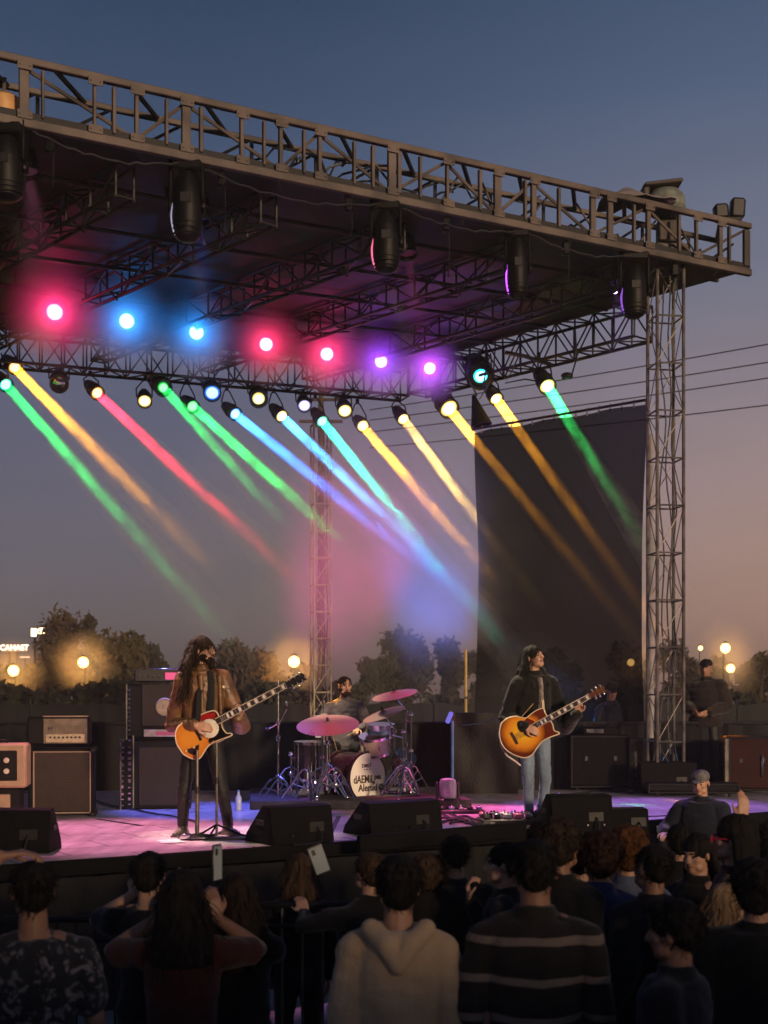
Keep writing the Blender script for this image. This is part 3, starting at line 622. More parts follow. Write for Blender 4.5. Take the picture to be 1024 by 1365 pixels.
lit(130, 524, 'orange', 'hanging stage light with an orange lens at the head of the red beam', (392,772), 'red', 'long red beam fading down to the right', watts=1.15)
lit(193, 535, 'yellow', 'small yellow stage light hanging beside a green one on the left')
lit(218, 517, 'green', 'big dark stage light with dim green lens close under the truss', (352,668), 'green', 'thin short green beam right of the red beam', Y=21.0, size=1.25, lensk=.7, strength=1.6, watts=.5, spread=1.6)
lit(257, 542, 'green', 'hanging stage light with a bright green lens left of the blue ones', (425,694), 'green', 'straight emerald beam between thin green and blue beams', watts=1.0, spread=2.0)
lit(283, 524, 'blue', 'bigger stage light with a blue lens close under the truss', size=1.25)
lit(314, 552, 'sky', 'pale blue stage light hanging at the head of the leftmost blue beam', (585,772), 'blue', 'leftmost blue beam crossing to the smoke in the middle', watts=2.0)
lit(345, 532, 'yellow', 'yellow stage light on a big dark can left of the pale blue beam', size=1.3, lensk=.8)
lit(376, 555, 'yellow', 'hanging yellow stage light at the head of the pale sky blue beam', (612,785), 'sky', 'pale sky blue beam in the middle of the stage', watts=1.9)
lit(406, 541, 'violet', 'small violet white stage light in the middle of the back truss')
lit(430, 562, 'teal', 'hanging stage light with a green lens at the head of the long teal beam', (652,838), 'teal', 'long teal beam turning blue that ends by the dark backdrop', watts=1.9, dens=.75)
lit(460, 548, 'yellow', 'yellow stage light left of the pair above the thin orange beam', size=1.1)
lit(484, 568, 'yellow', 'hanging yellow stage light at the head of the thin orange beam', (596,700), 'orange', 'thin short orange beam ending before the dark backdrop', watts=1.5, spread=2.0)
lit(538, 559, 'yellow', 'single yellow stage light below the corner of the roof trusses', (704,784), 'cream', 'cream yellow beam crossing the left edge of the backdrop', watts=1.0)
YS = lambda px: y_on(px, RBC, RFR)
lit(599, 545, 'yellow', 'largest yellow stage light hanging right of the roof corner', (842,842), 'orange', 'amber beam entering the dark backdrop at its top left corner', Y=21.2, by=18.9, size=1.45, watts=3.0)
lit(641, 502, 'cyan', 'large dark stage light with a cyan lens under the side truss', Y=20.9, size=1.9, lensk=.62, strength=3)
lit(662, 532, 'yellow', 'small yellow stage light left of the one on the clamp arm', (852,802), 'orange', 'amber beam through the middle of the dark backdrop', Y=20.3, by=18.4, watts=3.0)
lit(730, 515, 'yellow', 'yellow stage light hanging alone on a clamp arm under the side truss', (898,790), 'green', 'vivid green beam across the right of the dark backdrop', Y=19.4, by=17.35, watts=2.6, size=1.15, dens=.8)
# par lamps: glowing coloured lenses facing the audience
PARS = [(73,416,(1,.01,.16),'magenta','leftmost magenta par lamp, brightest red glow under the roof',1.2), (169,428,(.01,.28,1),'blue','left one of two blue par lamps glowing under the roof',1.0), (262,443,(.01,.28,1),'blue','right one of two blue par lamps glowing under the roof',.95),
 (355,459,(1,.01,.12),'magenta','magenta par lamp just right of the blue par lamps',.75), (436,472,(1,.01,.12),'magenta','magenta par lamp next to the violet par lamps',.75), (508,482,(.25,.03,1),'violet','left one of two violet par lamps near the roof corner',.6), (573,491,(.5,.04,1),'violet','right one of two violet par lamps near the roof corner',.6)]
for px, py, c, cn_, lab, s_ in PARS:
    Y = y_on(px, MA, MB_)-.1; p = P(px, py, Y); ax = (V((0,0,EYE))-p).normalized(); t = thing('par_lamp', lab, 'par lamp', p, 0, 'glowing par lamps under the roof')
    r = .095*(.8+.25*s_); b = MB(); b.lathe([(r*.5,-.36), (r*.9,-.33), (r*1.0,-.1), (r*1.25,-.02), (r*1.28,.0), (r*1.05,.0), (r*1.0,-.05)], (0,0,0), ax, 22); b.build('body', M['black'], t)
    b = MB(); b.lathe([(r*.98,-.05), (r*.6,-.01), (.004,0)], (0,0,0), ax, 22); b.build('lens', emit('par_lens_'+cn_+str(px), tuple(.55+.45*x for x in c), 16), t)
    b = MB(); sdv = ax.cross(V((0,0,1))).normalized()
    for q in (-1,1): b.path([-ax*.15+sdv*q*r*1.2, -ax*.15+sdv*q*r*1.25+V((0,0,.12)), V((0,.1,8.0-p.z))], .012, 5)
    b.build('yoke', M['darksteel'], t)
    lamp('POINT', ax*.2, None, c, 38*s_, t, .1); halo_mist(p+ax*.2, .42+.33*s_, 3.6, 'par%d' % px)
# moving heads on the front truss, lens turned to the stage
def moving_head(px, py0, py1, wpx, glow, label, aim=None, watts=0, wcol=(1,.8,.55)):
    s = s_of(px); p = on_front(s, .12, 0); Y = p.y; k = Y/F; top = RZ-.02; zb = EYE+(930-py1)*k; zt_ = min(top-.12, EYE+(930-py0)*k+.02); W = wpx*k
    t = thing('moving_head_light', label, 'moving head light', (p.x, p.y, 0), 0, 'moving head lights under the front truss')
    b = MB(); b.rbox((0,0,top-.07), (W*.9,W*.75,.1), .02); b.tube((0,0,top-.03), (0,0,top+.05), .03); b.build('base', M['headblack'], t)
    b = MB()
    for q in (-1,1): b = MB(); b.rbox((q*W*.46,0,(top+zt_+zb)/3+.12), (W*.1,W*.4,(top-zb)*.55), .015); b.build('yoke', M['headblack'], t)
    zc = (zt_+zb)/2; hh = (zt_-zb)/2; ax = V((-.25,.55,-.8)).normalized() if aim is None else (V(aim)-V((p.x,p.y,zc))).normalized()
    b = MB(); r = W*.44
    b.loft([((0,0,zb), r*.45, r*.45), ((0,0,zb+hh*.12), r*.8, r*.8), ((0,0,zb+hh*.5), r, r*.98), ((0,0,zc+hh*.2), r*.98, r), ((0,0,zc+hh*.7), r*.8, r*.85), ((0,0,zt_), r*.5, r*.55)], 22); b.build('body', M['headblack'], t)
    for q in (.2,.34,.48,1.25,1.4): b = MB(); rr = r*(.8+.2*math.sin(math.pi*min(1, q/1.6))); b.lathe([(rr*.97,-.012),(rr*1.06,-.006),(rr*1.06,.006),(rr*.97,.012)], (0,0,zb+hh*q), n=22); b.build('cooling_rib', M['headblack'], t)
    for q in (-1,1): b = MB(); b.lathe([(.05,-.02),(.06,0),(.05,.025)], (q*W*.47,-.01,zc), (q,0,0), 14); b.build('tilt_knob', M['headblack'], t)
    b = MB(); b.rbox((0,-r*.97,zc+hh*.15), (r*.7,.02,hh*.3), .006); b.build('display_panel', M['darksteel'], t)
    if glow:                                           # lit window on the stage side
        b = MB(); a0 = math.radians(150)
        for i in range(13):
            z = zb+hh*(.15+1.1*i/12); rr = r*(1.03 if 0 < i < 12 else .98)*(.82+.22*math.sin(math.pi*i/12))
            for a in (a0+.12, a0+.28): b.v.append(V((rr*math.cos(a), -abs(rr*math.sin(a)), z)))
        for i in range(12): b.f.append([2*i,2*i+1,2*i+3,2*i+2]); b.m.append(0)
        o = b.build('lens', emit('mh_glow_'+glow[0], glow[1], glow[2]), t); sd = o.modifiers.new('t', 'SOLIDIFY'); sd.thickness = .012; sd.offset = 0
    if watts: lamp('SPOT', V((0,0,zb))+ax*.12, ax, wcol, watts, t, .07, math.radians(17), .6, name='front_spot')
    return t
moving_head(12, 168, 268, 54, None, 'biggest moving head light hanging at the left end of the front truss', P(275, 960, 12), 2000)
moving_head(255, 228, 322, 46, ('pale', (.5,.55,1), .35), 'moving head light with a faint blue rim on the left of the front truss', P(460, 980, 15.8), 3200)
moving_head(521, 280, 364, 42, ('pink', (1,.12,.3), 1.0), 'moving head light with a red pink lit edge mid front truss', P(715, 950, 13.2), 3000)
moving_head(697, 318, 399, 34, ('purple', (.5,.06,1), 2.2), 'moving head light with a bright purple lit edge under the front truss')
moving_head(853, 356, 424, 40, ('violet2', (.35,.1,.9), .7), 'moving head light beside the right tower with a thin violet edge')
# coloured washes that fall on the deck, from cans behind the back truss row
def wash(px, py, z, frm, col, watts, ang, label, Yt=15):
    tgt = PZ(px, py, z) if z is not None else P(px, py, Yt); s_ = V(frm); d = tgt-s_; dn_ = d.normalized()
    t = thing('wash_light', label, 'stage light', s_, 0, 'dark wash lights in the roof lattice')
    r = .11; b = MB(); b.lathe([(r*.4,-.34), (r*.9,-.3), (r,-.05), (r*1.2,0), (r*1.0,0), (r*.95,-.06)], (0,0,0), dn_, 18); b.build('body', M['black'], t)
    b = MB(); b.lathe([(r*.93,-.06), (.004,-.05)], (0,0,0), dn_, 18); b.build('lens', emit('wash_lens_%d' % px, col, .04), t)
    b = MB(); b.path([-dn_*.2, -dn_*.2+V((.1,.08,.12)), (0,.1,RZ-.02-s_.z)], .014, 5); b.build('yoke', M['darksteel'], t)
    lamp('SPOT', dn_*.03, d, col, watts, t, .06, math.radians(ang), .75, name='wash_lamp')
wash(150, 1112, STAGE, (-3.7, 13.6, 7.9), (1,.28,.5), 4300, 30, 'dark wash light left of the first moving head throwing pink by the speaker cabinet')
wash(300, 1080, STAGE, (-2.1, 14.95, 7.9), (.14,.16,1), 4600, 24, 'dark wash light throwing blue on the deck behind the long haired guitarist')
wash(440, 1104, STAGE, (-.05, 15.95, 7.9), (.5,.24,.9), 3400, 22, 'dark wash light throwing lilac on the deck between the floor monitors')
wash(640, 1084, STAGE, (.3, 16.1, 7.9), (1,.14,.45), 5600, 23, 'dark wash light throwing magenta on the deck by the cable pile')
wash(880, 1080, STAGE, (3.1, 17.25, 7.9), (.45,.18,.95), 6800, 34, 'dark wash light near the tower throwing purple on the right of the deck')
wash(445, 985, None, (-2.3, 14.7, 7.9), (1,.02,.16), 1500, 13, 'dark wash light behind a moving head throwing pink on the drum cymbals', 14.9)
wash(520, 940, None, (.16, 15.75, 7.9), (1,.03,.28), 1400, 11, 'dark wash light behind a moving head throwing magenta on the right cymbals', 15.5)
# smoke drifting where the beams meet
def smoke(c, r, dens, seed, name='stage_smoke'):
    b = MB(); b.ell(c, r, None, 24, 14); m, pv = volmat('smoke_%d' % seed, dens, (.95,.95,.95)); n = m.node_tree.nodes; l = m.node_tree.links
    ge = n.new('ShaderNodeTexCoord'); mp = n.new('ShaderNodeMapping'); l.new(ge.outputs['Object'], mp.inputs[0]); mp.inputs['Location'].default_value = tuple(-x/q for x, q in zip(c, r)); mp.inputs['Scale'].default_value = tuple(1/q for q in r)
    ln = n.new('ShaderNodeVectorMath'); ln.operation = 'LENGTH'; l.new(mp.outputs[0], ln.inputs[0])
    fo = n.new('ShaderNodeMapRange'); fo.interpolation_type = 'SMOOTHSTEP'; fo.inputs[1].default_value = .15; fo.inputs[2].default_value = 1.0; fo.inputs[3].default_value = dens; fo.inputs[4].default_value = 0; l.new(ln.outputs['Value'], fo.inputs[0])
    no = n.new('ShaderNodeTexNoise'); no.inputs['Scale'].default_value = .8; no.inputs['Detail'].default_value = 4; l.new(ge.outputs['Object'], no.inputs[0])
    mr = n.new('ShaderNodeMapRange'); mr.inputs[1].default_value = .35; mr.inputs[2].default_value = .65; mr.inputs[3].default_value = .35; mr.inputs[4].default_value = 1.6; l.new(no.outputs[0], mr.inputs[0])
    mu = n.new('ShaderNodeMath'); mu.operation = 'MULTIPLY'; l.new(fo.outputs[0], mu.inputs[0]); l.new(mr.outputs[0], mu.inputs[1]); l.new(mu.outputs[0], pv.inputs['Density'])
    tag(b.build(name, m), kind='stuff'); return m
smoke(P(455, 735, 20.0), (3.9,1.6,2.5), .26, 1)
smoke(P(600, 790, 20.2), (1.6,1.2,1.3), .4, 2)
smoke(P(760, 935, 18.6), (3.0,1.0,1.25), .085, 3)
for f_, tg, c, w_, a_, lab in [((-1.7,21.8,.35), P(470,720,20.2), (1,.09,.4), 3600, 31, 'unseen floor wash light added behind the drape to tint the smoke magenta'), ((.9,21.6,.35), P(575,730,20.2), (.10,.2,1), 3900, 29, 'unseen floor wash light added behind the drape to tint the smoke violet')]:  # two unseen floor lamps added to colour the smoke from below
    s_ = V(f_); d = tg-s_; dn_ = d.normalized(); t = thing('wash_light', lab, 'stage light', s_, 0, 'dark wash lights in the roof lattice')
    r = .11; b = MB(); b.lathe([(r*.4,-.34), (r*.9,-.3), (r,-.05), (r*1.2,0), (r*1.0,0), (r*.95,-.06)], (0,0,0), dn_, 18); b.build('body', M['black'], t)
    b = MB(); b.lathe([(r*.93,-.06), (.004,-.05)], (0,0,0), dn_, 18); b.build('lens', emit('wash_lens_%d' % int(w_), c, .04), t)
    b = MB(); b.path([-dn_*.2, -dn_*.2+V((.1,.08,.12)), (0,.1,RZ-.02-s_.z if s_.z > 3 else .01-s_.z)], .014, 5); b.build('yoke', M['darksteel'], t)
    lamp('SPOT', dn_*.03, d, c, w_, t, .06, math.radians(a_), .9, name='wash_lamp')
# clamp arm and cables under the side truss, loudspeaker horn at the backdrop corner
p = P(718, 484, 19.5); b = MB(); b.path([p+V((-.5,0,.16)), p+V((-.2,0,.1)), p+V((.18,0,-.02))], .03, 6); b.path([p+V((-.3,0,.1)), p+V((-.4,0,-.12)), p+V((-.5,0,-.3)), p+V((-.2,0,-.24)), p+V((.02,0,-.28))], .012, 5)
tag(b.build('clamp_arm', M['darksteel']), 'bent dark clamp arm over the yellow light hanging alone', 'clamp')
p = P(767, 455, 19.0); b = MB(); b.path([p+V((0,0,.15)), p+V((.02,0,-.25)), p+V((-.05,0,-.48)), p+V((-.2,0,-.55))], .013, 5); b.ell(p+V((-.12,0,-.5)), (.09,.05,.05)); tag(b.build('hanging_cable', M['cable']), 'loose cable with a connector dangling right of the clamp arm', 'cable')
p = P(636, 545, 20.3); t = thing('hanging_horn', 'dark horn hanging on wires at the top left corner of the backdrop', 'horn', p); b = MB(); b.lathe([(.03,.22), (.06,.1), (.17,-.28), (.14,-.28), (.03,.08)], (0,0,0), (-.25,.1,1), 16); b.build('horn', M['blackmatt'], t); b = MB(); b.path([(0,0,.2), (-.12,0,.45), (-.1,.1,1.0)], .014, 5); b.path([(.04,0,.15), (.25,0,.5), (.3,.1,1.1)], .011, 5); b.build('wire', M['cable'], t)
# clutter on top of the front truss
s = s_of(868); p = on_front(s, .3, H_+.05); t = thing('roof_tarp', 'crumpled pale tarp lying on top of the front truss near the right end', 'tarp', p)
b = MB(); R = random.Random(5); N = 12
for j in range(N+1):
    for i in range(N+1):
        u, v_ = i/N-.5, j/N-.5; b.v.append(V((u*.95, v_*.55, .26*max(0, 1-2.1*abs(u+.12))*(1-1.6*abs(v_))+.05*mnoise.noise((i*.5,j*.5,2))+.03)))
for j in range(N):
    for i in range(N): a = j*(N+1)+i; b.f.append([a,a+1,a+N+2,a+N+1]); b.m.append(0)
o = b.build('cloth', mat('tarp_grey', (.2,.17,.17), .8, 0, .35, 3), t); sd = o.modifiers.new('t','SOLIDIFY'); sd.thickness = .01
s = s_of(908); p = on_front(s, .3, H_+.05); t = thing('covered_beacon', 'grey green bundle under a flat brown lid on top of the front truss', 'covered box', p)
b = MB(); b.lathe([(.2,0), (.26,.08), (.25,.22), (.18,.3), (.05,.34)], n=18); b.build('bundle', mat('net_greengrey', (.13,.15,.13), .8, 0, .4, 8, .5, 30), t); b = MB(); b.rbox((-.06,0,.36), (.5,.4,.05), .015, Matrix.Rotation(-.12,3,'Y')); b.rbox((-.28,0,.25), (.08,.3,.22), .02); b.build('lid', M['truss'], t)
s = s_of(978); p = on_front(s, .1, H_+.05); t = thing('small_floodlight', 'small black twin floodlight on the right end of the front truss', 'floodlight', p)
for q, hh in ((-.1,.2), (.12,.27)): b = MB(); b.rbox((q,0,hh*.62), (.19,.16,hh), .03, Matrix.Rotation(q*.6,3,'Y')); b.build('head', M['black'], t)
b = MB(); b.rbox((0,0,.02), (.34,.12,.05), .01); b.tube((-.1,0,0), (-.1,0,.1), .02); b.tube((.12,0,0), (.12,0,.1), .02); b.build('bracket', M['darksteel'], t)
s = s_of(15); p = on_front(s, .35, .12); t = thing('lamp_shade_can', 'tan round can fixed inside the front truss at its left end', 'can', p); b = MB(); b.lathe([(.16,-.1),(.2,.0),(.19,.2),(.1,.26)], n=20); b.build('shell', mat('can_tan', (.42,.22,.07), .5, 0, .25, 5), t); b = MB(); b.tube((0,0,.25),(0,.05,.45),.02); b.build('stem', M['truss'], t)
# ------------------------------------------------------------------ backline and floor gear
def on_deck(px, py): return PZ(px, py, STAGE)
def rotz(v, a): c, s_ = math.cos(a), math.sin(a); return V((v[0]*c-v[1]*s_, v[0]*s_+v[1]*c, v[2] if len(v) > 2 else 0))
grille = mat('grille_cloth', (.05,.036,.03), .85, 0, .2, 9, .2, 150)
def grille_weave(m, sc_, c1, c2):
    nt = m.node_tree; n = nt.nodes; l = nt.links; bs = n['Principled BSDF']; tc = n.new('ShaderNodeTexCoord'); ck = n.new('ShaderNodeTexChecker'); ck.inputs['Scale'].default_value = sc_; ck.inputs['Color1'].default_value = c1+(1,); ck.inputs['Color2'].default_value = c2+(1,)
    l.new(tc.outputs['Object'], ck.inputs['Vector']); src = bs.inputs['Base Color'].links[0].from_socket; m1 = n.new('ShaderNodeMix'); m1.data_type = 'RGBA'; m1.blend_type = 'MULTIPLY'; m1.inputs[0].default_value = 1; l.new(src, m1.inputs[6]); l.new(ck.outputs[0], m1.inputs[7]); l.new(m1.outputs[2], bs.inputs['Base Color'])
grille_weave(grille, 62, (1.0,.95,.9), (.25,.22,.2))
plain_cloth = mat('plain_grille', (.035,.028,.026), spec=.2, rough=.85, var=.12, vscale=3, bump=.15, bscale=150)
def corners(b, w, d, h, r=.028):
    for sx in (-1,1):
        for sy in (-1,1):
            for z in (.02, h-.02): b.rbox((sx*(w/2-.012), sy*(d/2-.012), z), (r*2,r*2,r*2), .01)
# tall cabinet with woven grille + amp head on it
s_ = 1740/12.9
p = on_deck(80, 1088); W, Hh, D = .66, .72, .36; rz = .16
t = thing('speaker_cabinet', 'black speaker cabinet with a brown woven grille and pale piping on the left', 'speaker cabinet', (p.x, p.y+.1, STAGE), rz)
W = 86*p.y/F; Hh = 91*p.y/F
b = MB(); b.rbox((0,.05,Hh/2+.015), (W, D, Hh-.03), .018); b.build('box', M['tolex'], t)
b = MB(); b.rbox((0.01,-D/2+.04,Hh/2+.01), (W*.84,.03,Hh*.88), .006); b.build('grille', grille, t)
b = MB(); pip = mat('pale_piping', (.36,.25,.18), .5, 0, .1, 9); q = W*.425; zz = Hh*.445
b.path([(-q+.01,-D/2+.022,Hh/2-zz), (-q+.01,-D/2+.022,Hh/2+zz), (q+.01,-D/2+.022,Hh/2+zz), (q+.01,-D/2+.022,Hh/2-zz), (-q+.01,-D/2+.022,Hh/2-zz)], .011, 6); b.build('piping', pip, t)
b = MB(); corners(b, W, D, Hh); b.build('corner_cap', M['darksteel'], t)
hd = thing('amp_head', 'amplifier head with a bright knob panel on top of the woven grille cabinet', 'amplifier', (p.x-.03, p.y+.1, STAGE+Hh+.01), rz)
HW = 82*p.y/F; HH = 40*p.y/F
b = MB(); b.rbox((0,.05,HH/2+.012), (HW,.3,HH-.02), .02); b.build('box', M['tolex'], hd)
b = MB(); b.rbox((.07,-.105,HH/2+.01), (HW*.7,.02,HH*.84), .005); b.build('front_panel', mat('amp_panel', (.17,.13,.10), .35, .5, .2, 12, .1, 60), hd)
b = MB(); b.rbox((.07,-.118,HH*.26+.01), (HW*.62,.012,HH*.28), .004); b.build('control_strip', mat('amp_strip', (.42,.33,.22), .4, .2, .2, 30), hd)
for k in range(8): b = MB(); b.lathe([(.012,0),(.011,.02),(.004,.022)], (-.08+k*.043,-.124,HH*.26+.02), (0,-1,0), 10); b.build('knob', M['black'], hd)
b = MB()
for k in range(16): b.box((-.1+k*.024,-.117,HH*.6), (.008,.008,HH*.22))
b.build('vent', mat('amp_vent', (.12,.08,.05), .5), hd)
b = MB(); b.rbox((.07,-.06,HH+.006), (HW*.72,.1,.014), .005); b.build('top_trim', pip, hd)
for q in (-.1,-.07): b = MB(); b.rbox((q,-.122,HH*.62), (.014,.016,.03), .003); b.build('switch', M['chrome'], hd)
b = MB(); b.path([(-HW*.5,-.02,HH*.35), (-HW*.5-.03,-.02,HH*.4), (-HW*.5-.03,-.02,HH*.6), (-HW*.5,-.02,HH*.65)], .012, 6); b.build('handle', M['darksteel'], hd)
# cream combo amplifiers at the frame edge
pc = on_deck(0, 1098)
def cream_amp(label, z, h, w, px, group, knobs):
    t = thing('combo_amplifier', label, 'amplifier', (P(px, 1000, pc.y).x, pc.y+.05, z), .1, group)
    b = MB(); b.rbox((0,0,h/2), (w,.3,h), .025); b.build('box', M['cream'] if knobs else M['tolex'], t)
    b = MB(); b.rbox((.0,-.152,h/2), (w*.72,.02,h*.68), .008); b.build('front_panel', M['tolex'] if knobs else M['cream'], t)
    if knobs:
        for zz in (.62,.38): b = MB(); b.lathe([(.028,0),(.026,.025),(.01,.03)], (w*.2,-.162,h*zz), (0,-1,0), 14); b.build('knob', mat('knob_ivory', (.55,.45,.35), .4), t)
    b = MB(); b.path([(-.1,0,h+.0),(-.09,0,h+.025),(.09,0,h+.025),(.1,0,h)], .012, 6); b.build('handle', M['black'], t); return t
cream_amp('cream combo amplifier with a black knob panel, upper of the two at the left edge', STAGE+.36, .44, .62, -6, 'cream amplifiers at the left edge', True)
cream_amp('black amplifier with a plain cream front, lower of the two at the left edge', STAGE, .355, .6, -14, 'cream amplifiers at the left edge', False)
t = thing('stage_monitor', 'flat dark monitor wedge at the left frame edge in front of the cream amplifiers', 'floor monitor', tuple(on_deck(24, 1134)), 0)
def wedge(t, w, d, h, grill=True):                       # back leans to the audience, baffle to the band
    b = MB(); pts = [(-d/2,0), (d/2,0), (d*.42,h*.25), (-d*.12,h), (-d*.40,h*.96)]; b.prism([(x, z) for x, z in pts], (-w/2,0,0), (0,1,0), (0,0,1), w, 0); o = b.build('cabinet', M['blackmatt'], t, smooth=False, bevel=.012)
    b = MB(); u = V((0, d*.54, -h*.75)).normalized(); b.box((0, d*.155, h*.63), (w*.9, (V((0,d*.54,-h*.75))).length*.86, .012), Matrix(((1,0,0),(0,u.y,-u.z),(0,u.z,u.y)))); b.build('grille', M['darksteel'], t)
    for sx in (-1,1): b = MB(); b.rbox((sx*(w/2+.004), -.03, h*.55), (.012,.13,.05), .004); b.build('handle', M['darksteel'], t)
    b = MB(); b.rbox((w*.22, -d*.455, h*.42), (.15,.012,.09), .004, Matrix.Rotation(-.12,3,'X')); b.build('jack_plate', M['darksteel'], t)
    b = MB(); b.path([(w*.22,-d*.49,h*.40),(w*.22,-d*.62,h*.25),(w*.2,-d*.66,.02),(w*.05,-d*.7,.012),(-w*.3,-d*.72,.012)], .009, 6); b.build('lead', M['cable'], t)
wedge(t, .62, .42, .36)
mon = mat('monitor_side', (.06,.058,.06), .7, 0, .3, 5, .2, 60)
def monitor(label, px, py, w, h, rz):
    p = on_deck(px, py); t = thing('stage_monitor', label, 'floor monitor', (p.x, p.y+.15, STAGE), rz, 'wedge monitors along the stage front'); wedge(t, w, .5, h); 
    b = MB(); b.rbox((w*.5+.001,0,h*.2), (.01,.3,h*.25), .004); b.build('side_plate', mon, t); 
    for k in range(3): b = MB(); b.lathe([(.012,0),(.01,.01)], (-w*.2+k*.16,-.252,h*.22), (0,-1,0), 8); b.build('bolt', M['chrome'], t)
RS = math.atan2(UX.y, UX.x)
monitor('wedge monitor in front of the long haired guitarist, left of the middle pair', 384, 1124, .62, .33, RS+.05)
monitor('wedge monitor in front of the drum kit with its angled left end showing', 524, 1112, .80, .31, RS+.02)
monitor('tallest wedge monitor standing right of the denim clad guitarist', 768, 1110, .60, .36, .22)
monitor('small rounded black monitor right of the tall wedge, half behind crowd heads', 835, 1108, .36, .22, .1)
# raised black lip along the stage edge in front of the middle monitors
b = MB(); A = PZ(478, 1128, STAGE); B_ = PZ(700, 1109, STAGE); A2 = A-VY*.02; dd = (B_-A).normalized(); b.rbox((A+B_)/2+V((0,0,.02)), ((B_-A).length,.06,.14), .008, Matrix.Rotation(math.atan2(dd.y, dd.x),3,'Z')); tag(b.build('edge_board', M['blackmatt']), 'black raised edge board along the stage front below the middle monitors', 'edge board')
# speaker stack with flight case rails, left behind the guitarist
p = on_deck(205, 1078); k = p.y/F; t = thing('speaker_stack', 'tall speaker cabinet with a round cone over a plain grille and ridged side', 'speaker cabinet', (p.x, p.y+.2, STAGE), .12)
W2, H2 = 92*k, 92*k
b = MB(); b.rbox((0,0,H2/2), (W2,.5,H2), .02); b.build('lower_box', M['tolex'], t); b = MB(); b.rbox((.1,-.25,H2/2-.02), (W2*.74,.03,H2*.84), .008); b.build('lower_grille', plain_cloth, t)
b = MB(); b.rbox((.03,.02,H2+.04+33*k), (W2*.9,.44,72*k), .02); b.build('upper_box', M['tolex'], t); b = MB(); b.rbox((.1,-.205,H2+.05+40*k), (W2*.66,.03,56*k), .008); b.build('upper_grille', plain_cloth, t)
b = MB(); cz = H2+.05+38*k; ax_ = (.1,-.225,cz); b.lathe([(.098,0),(.102,.012),(.09,.02),(.08,.012),(.075,0)], ax_, (0,-1,0), 26); b.build('speaker_ring', mat('ring_tan', (.3,.23,.17), .5, 0, .1, 9), t)
b = MB(); b.lathe([(.078,.004),(.05,.0),(.03,.006),(.028,.012),(.004,.018)], ax_, (0,-1,0), 24); b.build('speaker_cone', mat('cone_paper', (.3,.24,.19), .8, 0, .2, 20), t)
b = MB(); b.rbox((.1,-.24,H2+.075), (W2*.6,.02,.085), .005); b.build('rack_unit', mat('rack_grey', (.3,.26,.28), .4, .4, .3, 20), t); b = MB(); b.rbox((.12,-.252,H2+.07), (W2*.3,.012,.04), .004); b.build('display', emit('rack_pink', (1,.12,.3), .35), t)
b = MB(); R = random.Random(4)
for x in (-.46, -.36):
    for q in range(12): b.rbox((W2*x-.01, -.255, .05+q*.065+R.uniform(-.01,.01)), (.035,.02,R.uniform(.015,.05)), .004)
for q in range(11): b.rbox((-W2*.42+.03, -.21, H2+.06+q*.05), (.03,.02,R.uniform(.012,.04)), .004)
b.build('case_latch', M['chrome'], t)
b = MB(); b.tube((-W2*.5,-.25,0),(-W2*.5,-.25,H2),.014); b.tube((-W2*.32,-.25,0),(-W2*.32,-.25,H2+.05),.012); b.tube((-W2*.42,-.2,H2),(-W2*.42,-.2,H2+.04+69*k),.012); b.build('corner_rail', M['alu'], t)
t2 = thing('rack_amplifier', 'small rack amplifier with a pink display on top of the speaker stack', 'amplifier', (p.x+.05, p.y+.2, STAGE+H2+.05+70*k), .12)
b = MB(); b.rbox((0,0,.085), (W2*.74,.4,.15), .012); b.build('box', M['black'], t2); b = MB(); b.rbox((0,-.2,.155), (W2*.72,.02,.018), .004); b.build('top_trim', M['chrome'], t2); b = MB(); b.rbox((W2*.2,-.205,.075), (W2*.26,.012,.08), .004); b.build('display', emit('rack_pink2', (1,.1,.28), .9), t2)
for q in range(5): b = MB(); b.lathe([(.012,0),(.01,.02)], (-W2*.3+q*.055,-.2,.07), (0,-1,0), 8); b.build('knob', M['chrome'], t2)
# microphone stands by the left guitarist
def straight_stand(label, px, py, ztop_py, base=True, r=.011, mic=None, m=None):
    p = on_deck(px, py); t = thing('microphone_stand', label, 'microphone stand', p); zt = (py-ztop_py)*p.y/F; m = m or M['alu']
    b = MB(); b.tube((0,0,.02), (0,0,zt*.55), r*1.5, n=10); b.build('lower_tube', m, t); b = MB(); b.tube((0,0,zt*.5), (0,0,zt), r, n=8); b.build('upper_tube', m, t)
    b = MB(); b.lathe([(.02,-.03),(.022,.03)], (0,0,zt*.55), (0,0,1), 10); b.build('clutch', M['black'], t)
    b = MB()
    if base: b.lathe([(.17,0),(.17,.012),(.14,.03),(.03,.045)], n=22); b.build('base', M['blackmatt'], t)
    else:
        for a in (.3, 2.4, 4.5): b2 = MB(); b2.path([(0,0,.12),(math.cos(a)*.2,math.sin(a)*.2,.03),(math.cos(a)*.27,math.sin(a)*.27,.012)], .009, 6); b2.build('leg', M['blackmatt'], t)
    if mic is not None:
        q = V(mic)-p; b = MB(); b.path([(0,0,zt), (q.x*.4,q.y*.4,zt+(q.z-zt)*.3), tuple(q-V((-.05,0,.03)))], .008, 6); b.build('boom', M['darksteel'], t)
        b = MB(); dd = V((-1,.1,.25)).normalized(); b.cone(q-dd*.14, .012, q-dd*.05, .018); b.build('microphone', M['black'], t); b = MB(); b.ell(q-dd*.02, .027); b.build('mic_grille', mat('mic_mesh', (.25,.25,.26), .4, .7, .2, 60), t)
    return t
straight_stand('thick microphone stand rising in front of the long haired guitarist to his guitar', 263, 1118, 1000, True, .013)
straight_stand('thin stand right of the thick microphone stand in front of the long haired guitarist', 289, 1117, 978, False, .008)
